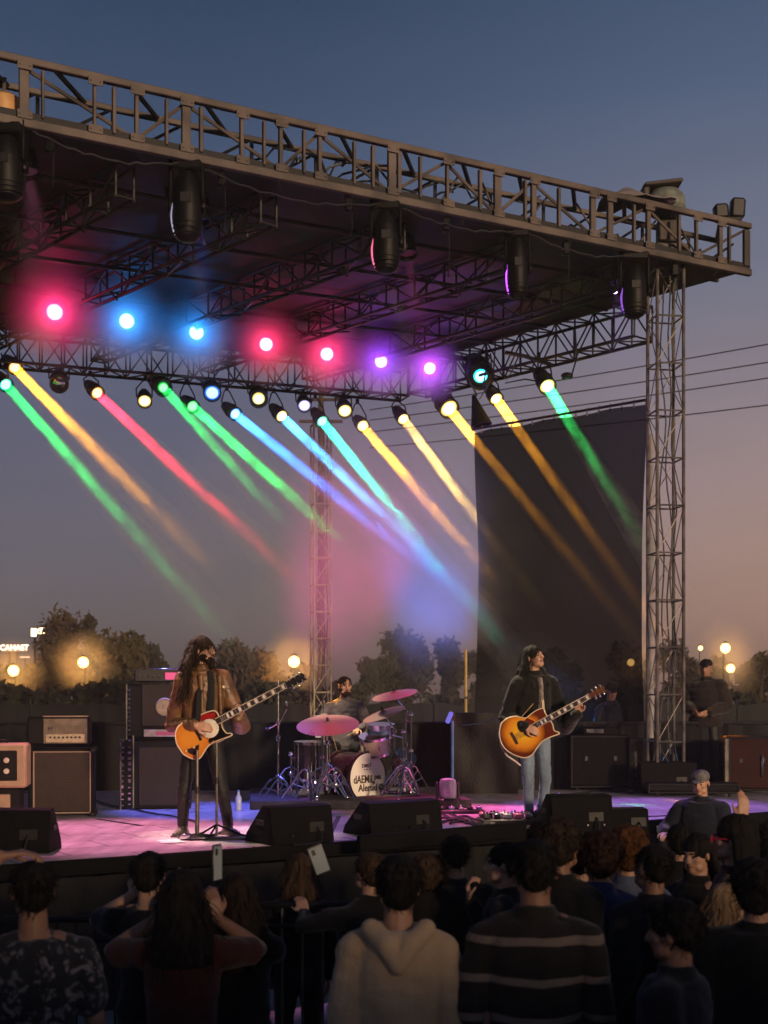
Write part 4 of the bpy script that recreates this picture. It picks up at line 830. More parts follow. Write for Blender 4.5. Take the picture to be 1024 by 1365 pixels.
# chrome boom stand left of the drums
p = on_deck(371, 1072); k = p.y/F; t = thing('boom_stand', 'tall chrome boom stand on a tripod between the long haired guitarist and the drums', 'stand', p)
b = MB(); b.tube((0,0,.1),(0,0,90*k),.016,n=10); b.build('lower_tube', M['chrome'], t); b = MB(); b.tube((0,0,85*k),(0,0,165*k),.011,n=8); b.build('upper_tube', M['chrome'], t)
for a in (3.6, 5.6, 1.4): b = MB(); b.path([(0,0,.34),(math.cos(a)*.12,math.sin(a)*.12,.27),(math.cos(a)*.33,math.sin(a)*.33,.015)], .012, 6); b.tube((0,0,.14),(math.cos(a)*.18,math.sin(a)*.18,.2),.008); b.build('leg', M['chrome'], t)
b = MB(); b.path([(-14*k,-.05,100*k),(-6*k,-.03,104*k),(4*k,0,112*k),(12*k,0,128*k)], .009, 6); b.build('side_arm', M['chrome'], t); b = MB(); b.rbox((0,0,88*k),(.05,.05,.07),.01); b.rbox((.0,0,108*k),(.045,.05,.06),.01); b.build('clamp', M['chrome'], t); b = MB(); b.ell((11*k,0,132*k),(.03,.03,.05)); b.ell((-15*k,-.05,100*k),(.035,.03,.022)); b.build('clip', M['black'], t)
# ------------------------------------------------------------------ drum kit
RISER = STAGE+.1
p = on_deck(470, 1078); t = thing('drum_riser', 'low dark carpeted riser under the drum kit', 'riser', (p.x, p.y+1.0, STAGE), .1); b = MB(); b.rbox((0,0,.05),(2.5,2.1,.1),.01); b.build('deck', mat('riser_carpet', (.03,.025,.03), .95, 0, .4, 8, .5, 90), t)
YK = 15.35; kk = YK/F
def dk(px, py, Y=YK): return P(px, py, Y)
kn = V((.70,-.71,0)).normalized()
c = dk(490, 1036); t = thing('bass_drum', 'dark bass drum with a cream lettered front head', 'drum', (c.x, c.y, RISER)); cz = c.z-RISER; r = .288
o_ = V((0,0,cz)); b = MB(); b.lathe([(r,-.44),(r,-.02)], o_, kn, 40); b.build('shell', mat('shell_plum', (.010,.003,.007), .16, 0, .3, 3, coat=.6), t)
for h0 in (-.02,-.45): b = MB(); b.lathe([(r+.004,h0-.022),(r+.02,h0-.022),(r+.02,h0+.022),(r+.002,h0+.022)], o_, kn, 40); b.build('hoop', mat('hoop_plum', (.02,.005,.012), .2, 0, .2, 6, coat=.5), t)
b = MB(); b.lathe([(.004,.012),(r*.5,.014),(r*.98,.008)], o_, kn, 40); hdm = b.build('front_head', mat('drum_head', (.90,.85,.74), .5, 0, .06, 3), t)
for k in range(8):
    a = 2*math.pi*(k+.5)/8; u = kn.orthogonal().normalized(); w2 = kn.cross(u); q = o_+(u*math.cos(a)+w2*math.sin(a))*(r+.012); b = MB(); b.tube(q-kn*.06, q+kn*.02, .006); b.rbox(q-kn*.06,(.025,.025,.03),.004); b.build('claw', M['chrome'], t)
ink = mat('drum_ink', (.05,.02,.02), .7, 0, .3, 40)
def drum_text(body, size, dz, dx, bold, wsc, name='lettering'):
    o = text_mesh(name, body, size, ink, t, bold, .002, 0, wsc); ex = V((-kn.y, kn.x, 0)); o.rotation_mode = 'QUATERNION'; m3 = Matrix((ex, V((0,0,1)), kn)).transposed(); o.rotation_quaternion = m3.to_quaternion(); o.location = o_+kn*.0165+ex*dx+V((0,0,dz)); return o
drum_text('DMST', .06, .135, -.03, .0012, 1.0); drum_text('c. ov · r', .028, .095, -.02, .0004, 1.2)
drum_text('dAEMiL', .13, -.025, -.075, .0022, .80); drum_text('pea', .09, .0, .15, .0022, .85); drum_text('of', .05, -.072, .09, .0008, 1.0)
drum_text('Alerud', .115, -.125, -.01, .0024, .95)
b = MB(); b.ell(o_+kn*.018+V((-kn.y,kn.x,0))*.205+V((0,0,-.125)), (.03,.03,.045)); b.build('beater_patch', M['black'], t)
for s2 in (-1,1): b = MB(); ex = V((-kn.y, kn.x, 0)); b.tube(o_+ex*s2*r*.75-kn*.15-V((0,0,r*.6)), ex*s2*(r+.12)+kn*.05+V((0,0,.01)), .009); b.build('spur', M['chrome'], t)
def drum(label, px, py, Y, r, h, ax, shell, tripod=True, name='drum_shell'):
    c = P(px, py, Y); t = thing('drum', label, 'drum', (c.x, c.y, RISER)); o_ = V((0,0,c.z-RISER)); ax = V(ax).normalized()
    b = MB(); b.lathe([(r,-h/2),(r,h/2)], o_, ax, 30); b.build('shell', shell, t)
    for s2 in (-1,1): b = MB(); b.lathe([(r-.004,s2*h/2-.016),(r+.012,s2*h/2-.016),(r+.012,s2*h/2+.016),(r-.004,s2*h/2+.016)], o_, ax, 30); b.build('rim', M['chrome'], t)
    b = MB(); b.lathe([(r*.98,h/2+.004),(.004,h/2+.006)], o_, ax, 30); b.build('head', mat('drum_skin', (.6,.55,.55), .5, 0, .08, 6), t)
    u = ax.orthogonal().normalized(); w2 = ax.cross(u)
    for k in range(6):
        a = 2*math.pi*k/6; q = o_+(u*math.cos(a)+w2*math.sin(a))*(r+.012); b = MB(); b.tube(q-ax*h*.48, q+ax*h*.48, .005); b.rbox(q,(.022,.022,.05),.004); b.build('lug', M['chrome'], t)
    if tripod:
        for k in range(3): a = 2*math.pi*k/3+.4; b = MB(); q = V((math.cos(a)*(r+.02), math.sin(a)*(r+.02), 0)); b.path([q+V((0,0,o_.z-h*.1)), q+V((0,0,.06)), q*1.15+V((0,0,.01))], .008, 6); b.build('leg', M['chrome'], t)
    return t
blk = mat('shell_black', (.012,.01,.014), .18, 0, .3, 4, coat=.5)
drum('black floor tom with chrome rims left of the bass drum', 416, 1014, 15.2, .2, .42, (0,-.04,1), blk)
drum('cream tom mounted above the right of the bass drum', 500, 992, 15.5, .17, .2, (-.1,-.32,1), mat('shell_cream', (.62,.52,.36), .3, 0, .08, 6, coat=.3), False)
drum('shallow snare drum with chrome rims below the lower right cymbal', 507, 974, 15.75, .17, .13, (0,-.12,1), M['chrome'], False)
drum('small amber wood drum among the stand legs right of the bass drum', 538, 1014, 15.7, .12, .16, (.4,-.5,.7), mat('shell_amber', (.4,.17,.07), .3, 0, .3, 9, coat=.4), False)
# cymbals on double braced stands
cym = mat('cymbal_bronze', (.36,.24,.2), .3, .55, .1, 4, .05, 60)
def cymbal(label, px, py, Y, r, tilt, foot_px, foot_py, hh=None):
    c = P(px, py, Y); fz = RISER; foot = P(foot_px, foot_py, Y+.05); foot.z = fz; t = thing('cymbal_stand', label, 'cymbal', foot, 0, 'cymbals of the drum kit'); o_ = c-foot; ax = V(tilt).normalized()
    b = MB(); b.lathe([(.008,.03),(.03,.028),(.045,.012),(r*.6,.0),(r,-.018),(r,-.022),(r*.6,-.005),(.045,.006),(.008,.02)], o_, ax, 36); b.build('cymbal', cym, t)
    b = MB(); b.lathe([(.016,.03),(.018,.06),(.008,.075)], o_, ax, 10); b.build('wing_nut', M['black'], t)
    top = V((0,0,max(.4, o_.z-.22))); b = MB(); b.path([top-V((0,0,.05)), top+V((0,0,.02)), o_-ax*.02, o_+ax*.06], .009, 8); b.build('boom', M['chrome'], t)
    b = MB(); b.tube((0,0,.1), (0,0,top.z*.6), .017, n=10); b.build('lower_tube', M['chrome'], t); b = MB(); b.tube((0,0,top.z*.55), top, .012, n=10); b.build('upper_tube', M['chrome'], t)
    b = MB(); b.rbox((0,0,top.z*.6),(.045,.05,.06),.01); b.rbox(top,(.045,.05,.06),.01); b.build('clamp', M['chrome'], t)
    for k in range(3):
        a = 2*math.pi*k/3+foot_px*.37; e = V((math.cos(a), math.sin(a), 0)); b = MB()
        for off in (-.014,.014): pr = V((-e.y, e.x, 0))*off; b.path([V((0,0,.42))+pr, e*.05+V((0,0,.38))+pr, e*.23+V((0,0,.02))+pr], .0075, 6); b.tube(V((0,0,.14))+pr, e*.13+V((0,0,.2))+pr, .006)
        b.ell(e*.235+V((0,0,.015)), .02); b.build('leg', M['chrome'], t)
    return t
cymbal('largest pink lit cymbal at the left of the drum kit', 437, 964.5, 14.75, .355, (-.05,-.33,1), 436, 1066)
cymbal('topmost right cymbal of the drum kit, tilted and lilac', 526, 924.5, 15.5, .275, (-.2,-.2,1), 541, 1064)
cymbal('lower right cymbal of the drum kit, tilted and pink', 511, 950, 15.6, .265, (-.36,-.2,1), 526, 1066)
# hi hat, extra chrome stands and pedals that crowd the foot of the kit
def clutter_stand(label, px, py, Y, h, seed):
    R = random.Random(seed); p = P(px, py, Y); p.z = RISER; t = thing('hardware_stand', label, 'stand', p, R.random()*3, 'chrome hardware around the drum kit')
    b = MB(); b.tube((0,0,.08),(0,0,h),.013,n=8); b.build('tube', M['chrome'], t); b = MB(); b.rbox((0,0,h*.55),(.05,.05,.05),.01); b.tube((0,0,h*.9),(R.uniform(-.25,.25),R.uniform(-.1,.1),h*.95),.009); b.ell((0,0,h),(.03,.03,.03)); b.build('clamp', M['chrome'], t)
    for k in range(3):
        a = 2*math.pi*k/3+R.random(); e = V((math.cos(a), math.sin(a), 0)); b = MB(); b.path([(0,0,.36), e*.07+V((0,0,.33)), e*.31+V((0,0,.015))], .011, 6); b.tube((0,0,.12), e*.17+V((0,0,.19)), .008); b.tube(e*.1+V((0,0,.28)), V((-e.y,e.x,0))*.1+V((0,0,.06)), .006); b.build('leg', M['chrome'], t)
clutter_stand('chrome stand foot left of the floor tom', 388, 1068, 15.0, .5, 1); clutter_stand('chrome stand between the floor tom and the bass drum', 430, 1067, 14.9, .85, 2); clutter_stand('low chrome stand foot below the floor tom', 410, 1070, 14.7, .34, 3)
clutter_stand('chrome stand right beside the lettered drum head', 538, 1070, 15.4, .75, 4); clutter_stand('tall chrome stand at the right end of the drum kit', 548, 1066, 15.5, .95, 5); clutter_stand('low chrome stand foot in front of the right cymbal stands', 540, 1073, 14.9, .32, 6); clutter_stand('short chrome pedal stand just left of the lettered drum head', 447, 1071, 14.8, .3, 7)
p = P(432, 985, 15.7); p.z = RISER; t = thing('hi_hat', 'closed hi hat pair on a chrome stand left of the drummer', 'cymbal', p); h_ = .92; b = MB(); b.tube((0,0,.05),(0,0,h_+.2),.011); b.build('tube', M['chrome'], t)
for s2 in (-1,1): b = MB(); b.lathe([(.17,0),(.05,s2*.012),(.03,s2*.03),(.01,s2*.032)], (0,0,h_+s2*.008), (0,0,1), 28); b.build('hat', cym, t)
for k in range(3): a = k*2.09; b = MB(); b.path([(0,0,.34),(math.cos(a)*.3,math.sin(a)*.3,.015)], .011); b.build('leg', M['chrome'], t)
p = P(468, 1030, 16.35); p.z = RISER; t = thing('drum_stool', 'round black stool under the drummer', 'stool', (p.x-.08, 16.5, RISER)); b = MB(); b.lathe([(.15,.42),(.17,.45),(.17,.5),(.13,.52)], n=24); b.build('seat', M['black'], t); b = MB(); b.tube((0,0,.1),(0,0,.42),.02); b.build('post', M['chrome'], t)
for k in range(3): a = k*2.09; b = MB(); b.path([(0,0,.25),(math.cos(a)*.22,math.sin(a)*.22,.01)], .012); b.build('leg', M['chrome'], t)
# ------------------------------------------------------------------ mid stage: moving light, covered box, pedals, cables
p = on_deck(597, 1078); t = thing('floor_moving_light', 'small black moving light with a grey dome on the deck right of the drums', 'stage light', (p.x, p.y, STAGE)); b = MB(); b.rbox((0,0,.06),(.3,.26,.12),.02); b.build('base', M['black'], t); b = MB()
for s2 in (-1,1): b.rbox((s2*.12,0,.2),(.03,.1,.2),.01)
b.build('yoke', M['black'], t); b = MB(); b.lathe([(.08,.1),(.1,.16),(.1,.28),(.085,.33),(.03,.345)], n=22); b.build('head', mat('dome_grey', (.3,.28,.36), .3, 0, .1, 5), t)
p = on_deck(602, 1084); t = thing('effects_board', 'low effects board on the deck under the small moving light', 'pedal board', (p.x, p.y, STAGE), .05); b = MB(); b.rbox((.05,0,.02),(.62,.2,.035),.01); b.build('board', M['black'], t)
for k in range(6): b = MB(); b.rbox((-.2+k*.1,0,.055),(.06,.09,.035),.008); b.lathe([(.008,.07),(.008,.09)], (-.2+k*.1,0,0), n=8); b.build('pedal', [M['chrome'], M['black'], mat('pedal_violet', (.25,.2,.4), .3)][k % 3], t)
p = on_deck(682, 1098); t = thing('pedal_board', 'big pedal board with glinting pedals at the feet of the denim clad guitarist', 'pedal board', (p.x, p.y, STAGE), .12); R = random.Random(8)
b = MB(); b.rbox((0,0,.03),(.66,.34,.05),.012); b.build('board', M['black'], t)
for k in range(12):
    x, y = -.27+(k % 6)*.105, -.08+.16*(k//6); b = MB(); b.rbox((x,y,.085),(.075,.11,.05),.01,Matrix.Rotation(R.uniform(-.1,.1),3,'Z')); b.lathe([(.011,.105),(.009,.13)], (x,y-.03,0), n=8); b.lathe([(.01,.105),(.008,.12)], (x-.015,y+.035,0), n=8)
    b.build('pedal', [M['chrome'], mat('pedal_white', (.6,.55,.58), .3), mat('pedal_blue', (.06,.1,.35), .3), M['black'], mat('pedal_pink', (.6,.15,.3), .3)][R.randrange(5)], t)
def floor_cable(label, pts, seed, r=.011, wob=.05):
    R = random.Random(seed); q = [PZ(x, y, STAGE) for x, y in pts]; out = []
    for i in range(len(q)-1):
        for j in range(8): u = j/8; v_ = q[i].lerp(q[i+1], u); out.append(V((v_.x+wob*mnoise.noise((i+u, seed, 0)), v_.y+wob*mnoise.noise((i+u, seed, 5)), STAGE+r+.004+.01*abs(mnoise.noise((i*2+u*2, seed, 9))))))
    b = MB(); b.path(out, r, 6); return tag(b.build('floor_cable', M['cable']), label, 'cable', 'cables lying on the stage deck')
for k, pts in enumerate([[(585,1085),(610,1093),(640,1099),(665,1101)], [(585,1092),(620,1098),(650,1104),(672,1103)], [(590,1098),(612,1092),(640,1103),(660,1097)], [(588,1088),(602,1096),(618,1090),(640,1096),(655,1094)], [(600,1100),(625,1096),(648,1106),(690,1103)]]): floor_cable('tangled black cable on the pink lit deck left of the big pedal board', pts, k, .014, .1)
floor_cable('long black cable curving over the blue lit deck behind the long haired guitarist', [(122,1066),(150,1076),(190,1083),(240,1092),(262,1098)], 11); floor_cable('black cable running from the feet of the long haired guitarist to the wedge monitor', [(268,1118),(300,1110),(320,1117),(340,1122)], 12)
floor_cable('thin cable over the purple deck behind the crouching man', [(810,1088),(850,1090),(900,1089)], 13, .007); floor_cable('cable running along the dark back of the stage on the right', [(760,1060),(800,1056),(840,1058),(900,1057),(960,1060)], 14)
p = on_deck(298, 1119); t = thing('foot_plate', 'flat black pedal plate on the deck under the microphone stands', 'pedal', (p.x, p.y-.02, STAGE), .05); b = MB(); b.rbox((0,0,.012),(.62,.13,.022),.006); b.build('plate', M['black'], t); b = MB(); b.rbox((-.33,0,.03),(.1,.1,.05),.01); b.build('pedal', M['chrome'], t)
# tape marks, set lists and bottles on the deck
def floor_tape(label, x0, y0, x1, y1, w_, m):
    A = PZ(x0, y0, STAGE); B_ = PZ(x1, y1, STAGE); d = (B_-A).normalized(); nn = V((-d.y, d.x, 0))*w_/2; up = V((0,0,.004)); b = MB(); b.add([A-nn+up, B_-nn+up, B_+nn+up, A+nn+up, A-nn+up*.2, B_-nn+up*.2, B_+nn+up*.2, A+nn+up*.2], [(0,1,2,3),(0,4,5,1),(1,5,6,2),(2,6,7,3),(3,7,4,0)]); tag(b.build('floor_tape', m, smooth=False), label, 'tape', 'tape marks on the stage deck')
tw = mat('tape_white', (.5,.48,.45), .6, 0, .2, 30); tb = mat('tape_black', (.02,.02,.02), .5, 0, .3, 30)
floor_tape('strip of black tape over the cables on the pink deck by the speaker cabinet', 130, 1092, 190, 1101, .05, tb); floor_tape('short white tape cross stroke on the deck left of the long haired guitarist', 214, 1112, 226, 1115, .04, tw); floor_tape('long strip of black tape running up the deck between the floor monitors', 440, 1112, 452, 1088, .05, tb); floor_tape('white tape mark on the purple deck right of the tall wedge monitor', 815, 1078, 838, 1077, .04, tw)
for k, (px, py, lab) in enumerate(((228, 1122, 'white set list sheet on the deck left of the microphone stands'), (620, 1103, 'white set list sheet among the tangled cables'))):
    q = PZ(px, py, STAGE); t = thing('set_list', lab, 'paper', q, .3); b = MB()
    for i in range(5):
        for j in range(2): b.v.append(V((-.105+.21*j, -.15+.3*i/4, .004+.006*math.sin(i*1.4+j))))
    for i in range(4): b.f.append([2*i,2*i+1,2*i+3,2*i+2]); b.m.append(0)
    o = b.build('sheet', mat('paper_white', (.7,.68,.64), .8, 0, .06, 9), t); sd = o.modifiers.new('t','SOLIDIFY'); sd.thickness = .002; sd.offset = 1
for k, (px, py, lab) in enumerate(((318, 1080, 'small clear water bottle on the blue lit deck right of the long haired guitarist'), (745, 1085, 'small clear water bottle on the deck just right of the blue jeans'))):
    q = PZ(px, py, STAGE); t = thing('water_bottle', lab, 'bottle', q); b = MB(); b.lathe([(.03,0),(.034,.01),(.034,.14),(.014,.18),(.014,.205)], n=14); b.build('bottle', mat('bottle_clear', (.45,.5,.55), .15, 0, .1, 9), t); b = MB(); b.lathe([(.016,.203),(.016,.225)], n=12); b.build('cap', mat('cap_blue', (.1,.2,.5), .4), t)
# covered box right of the drums
p = on_deck(648, 1058); k = p.y/F; t = thing('covered_case', 'tall case under a wrinkled black cloth behind the denim clad guitarist', 'covered case', (p.x, p.y+.3, STAGE)); W3, H3 = 84*k, 108*k
b = MB(); b.rbox((0,0,H3/2),(W3,.6,H3),.05); me_o = b
N = 26; b = MB()
for j in range(19):
    z = H3*j/18
    for i in range(N*2):
        a = i/(N*2)*4; e = int(a) % 4; f_ = a-int(a); cs = [(-W3/2,-.3),(W3/2,-.3),(W3/2,.3),(-W3/2,.3)]; x = cs[e][0]+(cs[(e+1) % 4][0]-cs[e][0])*f_; y = cs[e][1]+(cs[(e+1) % 4][1]-cs[e][1])*f_
        wv = .035*mnoise.noise((x*4, y*4+z*2.5, 3))+.02*math.sin(x*9+z*5); b.v.append(V((x*(1+.03*(1-j/18))+wv*.4, y*(1+.04*(1-j/18))+wv, z)))
M2 = N*2
for j in range(18):
    for i in range(M2): b.f.append([j*M2+i, j*M2+(i+1) % M2, (j+1)*M2+(i+1) % M2, (j+1)*M2+i]); b.m.append(0)
b.f.append(list(range(18*M2, 19*M2))); b.m.append(0); b.build('cloth', mat('cover_cloth', (.0045,.0028,.0045), .6, 0, .4, 4, .3, 30, spec=.25), t)
b = MB(); b.tube((-W3/2-.03,-.34,0),(-W3/2-.03,-.34,H3*.9),.022); b.build('edge_post', mat('post_blue', (.05,.12,.35), .4), t); b = MB(); b.rbox((-W3/2-.07,-.36,H3*.94),(.06,.05,.16),.015,Matrix.Rotation(.4,3,'Y')); b.build('edge_lamp', emit('edge_violet', (.25,.2,1), .7), t)
b = MB(); b.path([(-W3*.4,-.33,H3*.84),(0,-.335,H3*.88),(W3*.2,-.335,H3*.95),(W3*.42,-.33,H3*.97)], .008, 5); b.build('cord', M['chrome'], t)
# dark backline on the right
def box_case(label, px, py, wpx, hpx, rz=0, m=None, latches=True, d=.5, name='road_case', cat='road case', rail=None):
    p = on_deck(px, py); k = p.y/F; t = thing(name, label, cat, (p.x, p.y+d/2, STAGE), rz); W, H = wpx*k, hpx*k
    b = MB(); b.rbox((0,0,H/2+.04),(W,d,H-.04),.02); b.build('box', m or M['tolex'], t)
    b = MB()
    for sx in (-1,1): b.tube((sx*W/2,-d/2,.04),(sx*W/2,-d/2,H),.014); 
    b.tube((-W/2,-d/2,H),(W/2,-d/2,H),.014); b.tube((-W/2,-d/2,.05),(W/2,-d/2,.05),.014); b.build('edge_rail', M['darksteel'], t)
    if latches:
        for q in (-.25,.25): b = MB(); b.rbox((W*q,-d/2-.008,H*.6),(.05,.02,.07),.006); b.build('latch', M['chrome'], t)
    for sx in (-1,1): b = MB(); b.lathe([(.035,-.015),(.035,.015)], (sx*W*.4,-d*.4,.035), (1,0,0), 12); b.build('caster', M['rubber'], t)
    return t, W, H
plum = mat('case_plum', (.005,.003,.0045), .7, 0, .3, 4, .2, 60, spec=.08)
box_case('dark road case behind the tuning head of the brown acoustic guitar', 800, 1054, 78, 72, .03, plum)
t, W, H = box_case('reddish brown road case with a pale left edge at the right frame edge', 1004, 1058, 60, 74, -.05, mat('case_red', (.03,.009,.008), .65, 0, .3, 4, .2, 60, spec=.12)); b = MB(); b.rbox((-W/2-.04,-.25,H/2),(.06,.06,H),.01); b.build('side_rail', M['alu'], t); b = MB(); b.rbox((W*.22,-.262,H*.5),(.035,.03,H*.4),.01); b.build('handle', M['chrome'], t)
p = on_deck(800, 1054); t = thing('small_mixer', 'small mixer with a glinting panel on the dark road case', 'mixer', (p.x+.02, p.y+.2, STAGE+.74)); b = MB(); b.rbox((0,0,.06),(.5,.3,.12),.02); b.build('box', plum, t); b = MB(); b.rbox((-.08,-.15,.06),(.24,.02,.06),.005); b.build('panel', M['chrome'], t)
p = on_deck(885, 1056); t = thing('stage_monitor', 'dim grey monitor wedge at the foot of the right tower', 'floor monitor', (p.x, p.y-.05, STAGE), .05); wedge(t, .74, .5, .42)
box_case('black amplifier case left of the tower foot in the dark', 855, 1052, 44, 66, 0, M['tolex'], False)
p = on_deck(953, 1050); t = thing('traffic_cone', 'pale grey cone standing on the dark right of the stage', 'cone', (p.x, p.y, STAGE)); b = MB(); b.lathe([(.12,.02),(.045,.42),(.03,.44),(.02,.44)], n=18); b.build('body', mat('cone_grey', (.26,.24,.23), .7, 0, .2, 6), t); b = MB(); b.rbox((0,0,.015),(.32,.32,.03),.01); b.build('base', M['rubber'], t)
box_case('long low black case on the dark deck behind the crouching man', 925, 1062, 120, 16, 0, M['tolex'], False, .3)
p = on_deck(905, 1056); 
for k, x in enumerate((868,)):
    p = on_deck(x, 1052); t = thing('water_bottle', 'small pale bottle standing on the dark deck left of the tower', 'bottle', (p.x, p.y-.3, STAGE)); b = MB(); b.lathe([(.03,0),(.033,.01),(.033,.13),(.014,.17),(.014,.2)], n=14); b.build('bottle', mat('bottle_pale', (.55,.5,.45), .3), t); b = MB(); b.lathe([(.016,.198),(.016,.22)], n=12); b.build('cap', M['alu'], t)
# crowd barrier in the pit
def barrier(label, x0, x1, Y, h, post=False):
    t = thing('crowd_barrier', label, 'barrier', ((x0+x1)/2, Y, .01), .02, 'steel crowd barriers in front of the stage'); w_ = x1-x0
    b = MB(); b.path([(-w_/2,0,.1),(-w_/2,0,h-.06),(-w_/2+.06,0,h),(w_/2-.06,0,h),(w_/2,0,h-.06),(w_/2,0,.1)], .021, 8); b.tube((-w_/2,0,.16),(w_/2,0,.16),.018); b.tube((-w_/2,0,h-.12),(w_/2,0,h-.12),.014); b.build('frame', M['darksteel'], t)
    n_ = int(w_/.105)
    for i in range(1, n_): b = MB(); b.tube((-w_/2+w_*i/n_,0,.16),(-w_/2+w_*i/n_,0,h-.02),.008,n=6); b.build('bar', M['alu'] if not post else M['darksteel'], t)
    for sx in (-1,1): b = MB(); b.rbox((sx*w_*.4,0,.02),(.05,.5,.03),.008); b.build('foot', M['darksteel'], t)
barrier('steel barrier in the gap between the long haired woman and the hooded man', -1.05, -.12, 7.5, 1.25)
barrier('steel barrier beside the man in the blotched shirt', -2.35, -1.12, 7.6, 1.15, True)
box = [(-1.56,6.1,.5,.42,.62), (-.62,6.3,.42,.4,.55)]
for k, (x, y, w_, d_, h_) in enumerate(box):
    t = thing('pit_box', ['blue grey topped crate right of the man in the blotched shirt', 'dark stool like crate behind the steel barrier gap'][k], 'crate', (x,y,.012)); b = MB()
    for sx, sy in ((-1,-1),(1,-1),(1,1),(-1,1)): b2 = MB(); b2.rbox((sx*(w_/2-.03),sy*(d_/2-.03),h_/2-.02),(.05,.05,h_-.04),.008); b2.build('leg', M['blackmatt'], t)
    b.rbox((0,0,h_),(w_,d_,.05),.012); b.build('top', mat('top_bluegrey', (.16,.18,.24), .5, 0, .25, 5), t); b = MB(); b.rbox((0,0,h_*.35),(w_-.04,d_-.04,.03),.008); b.build('shelf', mat('shelf_tan', (.2,.15,.1), .6, 0, .2, 5), t)
# ------------------------------------------------------------------ people
def hairmat(name, c): return mat(name, c, .72, 0, .45, 30, .55, 55, spec=.12, stretch=(1,1,.12))
HAIR = dict(black=hairmat('hair_black', (.012,.010,.009)), brown=hairmat('hair_brown', (.05,.03,.018)), dark=hairmat('hair_darkbrown', (.022,.014,.010)), red=hairmat('hair_red', (.022,.010,.007)), orange_lit=hairmat('hair_orange_lit', (.075,.030,.011)), blond=hairmat('hair_blond', (.3,.19,.10)), grey=hairmat('hair_grey', (.16,.15,.15)))
def clothmat(name, c, bump=.3, sheen=.15, var=.25): return mat('cloth_'+name, c, .9, 0, var, 7, bump, 70, sheen=sheen, spec=.25)
def pattern_stripes(name, base, stripe, period, z0, width):
    m = clothmat(name, base); nt = m.node_tree; n = nt.nodes; l = nt.links; bs = n['Principled BSDF']; src = bs.inputs['Base Color'].links[0].from_socket
    tc = n.new('ShaderNodeTexCoord'); sx = n.new('ShaderNodeSeparateXYZ'); l.new(tc.outputs['Object'], sx.inputs[0]); no = n.new('ShaderNodeTexNoise'); no.inputs['Scale'].default_value = 4; l.new(tc.outputs['Object'], no.inputs[0])
    a = n.new('ShaderNodeMath'); a.operation = 'MULTIPLY_ADD'; l.new(no.outputs[0], a.inputs[0]); a.inputs[1].default_value = .05; l.new(sx.outputs[2], a.inputs[2])
    b_ = n.new('ShaderNodeMath'); b_.operation = 'SUBTRACT'; l.new(a.outputs[0], b_.inputs[0]); b_.inputs[1].default_value = z0
    c = n.new('ShaderNodeMath'); c.operation = 'DIVIDE'; l.new(b_.outputs[0], c.inputs[0]); c.inputs[1].default_value = period
    d = n.new('ShaderNodeMath'); d.operation = 'FRACT'; l.new(c.outputs[0], d.inputs[0]); e = n.new('ShaderNodeMath'); e.operation = 'LESS_THAN'; l.new(d.outputs[0], e.inputs[0]); e.inputs[1].default_value = width
    mx = n.new('ShaderNodeMix'); mx.data_type = 'RGBA'; l.new(e.outputs[0], mx.inputs[0]); l.new(src, mx.inputs[6]); mx.inputs[7].default_value = tuple(stripe)+(1,); l.new(mx.outputs[2], bs.inputs['Base Color']); return m
def pattern_blotch(name, base, c1, c2, scale):
    m = clothmat(name, base); nt = m.node_tree; n = nt.nodes; l = nt.links; bs = n['Principled BSDF']; src = bs.inputs['Base Color'].links[0].from_socket
    tc = n.new('ShaderNodeTexCoord'); wn = n.new('ShaderNodeTexNoise'); wn.inputs['Scale'].default_value = scale*.9; l.new(tc.outputs['Object'], wn.inputs[0]); ad = n.new('ShaderNodeMix'); ad.data_type = 'RGBA'; ad.inputs[0].default_value = .12; l.new(tc.outputs['Object'], ad.inputs[6]); l.new(wn.outputs[1], ad.inputs[7])
    vo = n.new('ShaderNodeTexVoronoi'); vo.inputs['Scale'].default_value = scale; l.new(ad.outputs[2], vo.inputs['Vector'])
    mr = n.new('ShaderNodeMapRange'); mr.inputs[1].default_value = .26; mr.inputs[2].default_value = .44; mr.inputs[3].default_value = 1; mr.inputs[4].default_value = 0; l.new(vo.outputs['Distance'], mr.inputs[0])
    mc = n.new('ShaderNodeMix'); mc.data_type = 'RGBA'; sp = n.new('ShaderNodeSeparateColor'); l.new(vo.outputs['Color'], sp.inputs[0]); l.new(sp.outputs[0], mc.inputs[0]); mc.inputs[6].default_value = tuple(c1)+(1,); mc.inputs[7].default_value = tuple(c2)+(1,)
    mx = n.new('ShaderNodeMix'); mx.data_type = 'RGBA'; l.new(mr.outputs[0], mx.inputs[0]); l.new(src, mx.inputs[6]); l.new(mc.outputs[2], mx.inputs[7]); l.new(mx.outputs[2], bs.inputs['Base Color']); return m
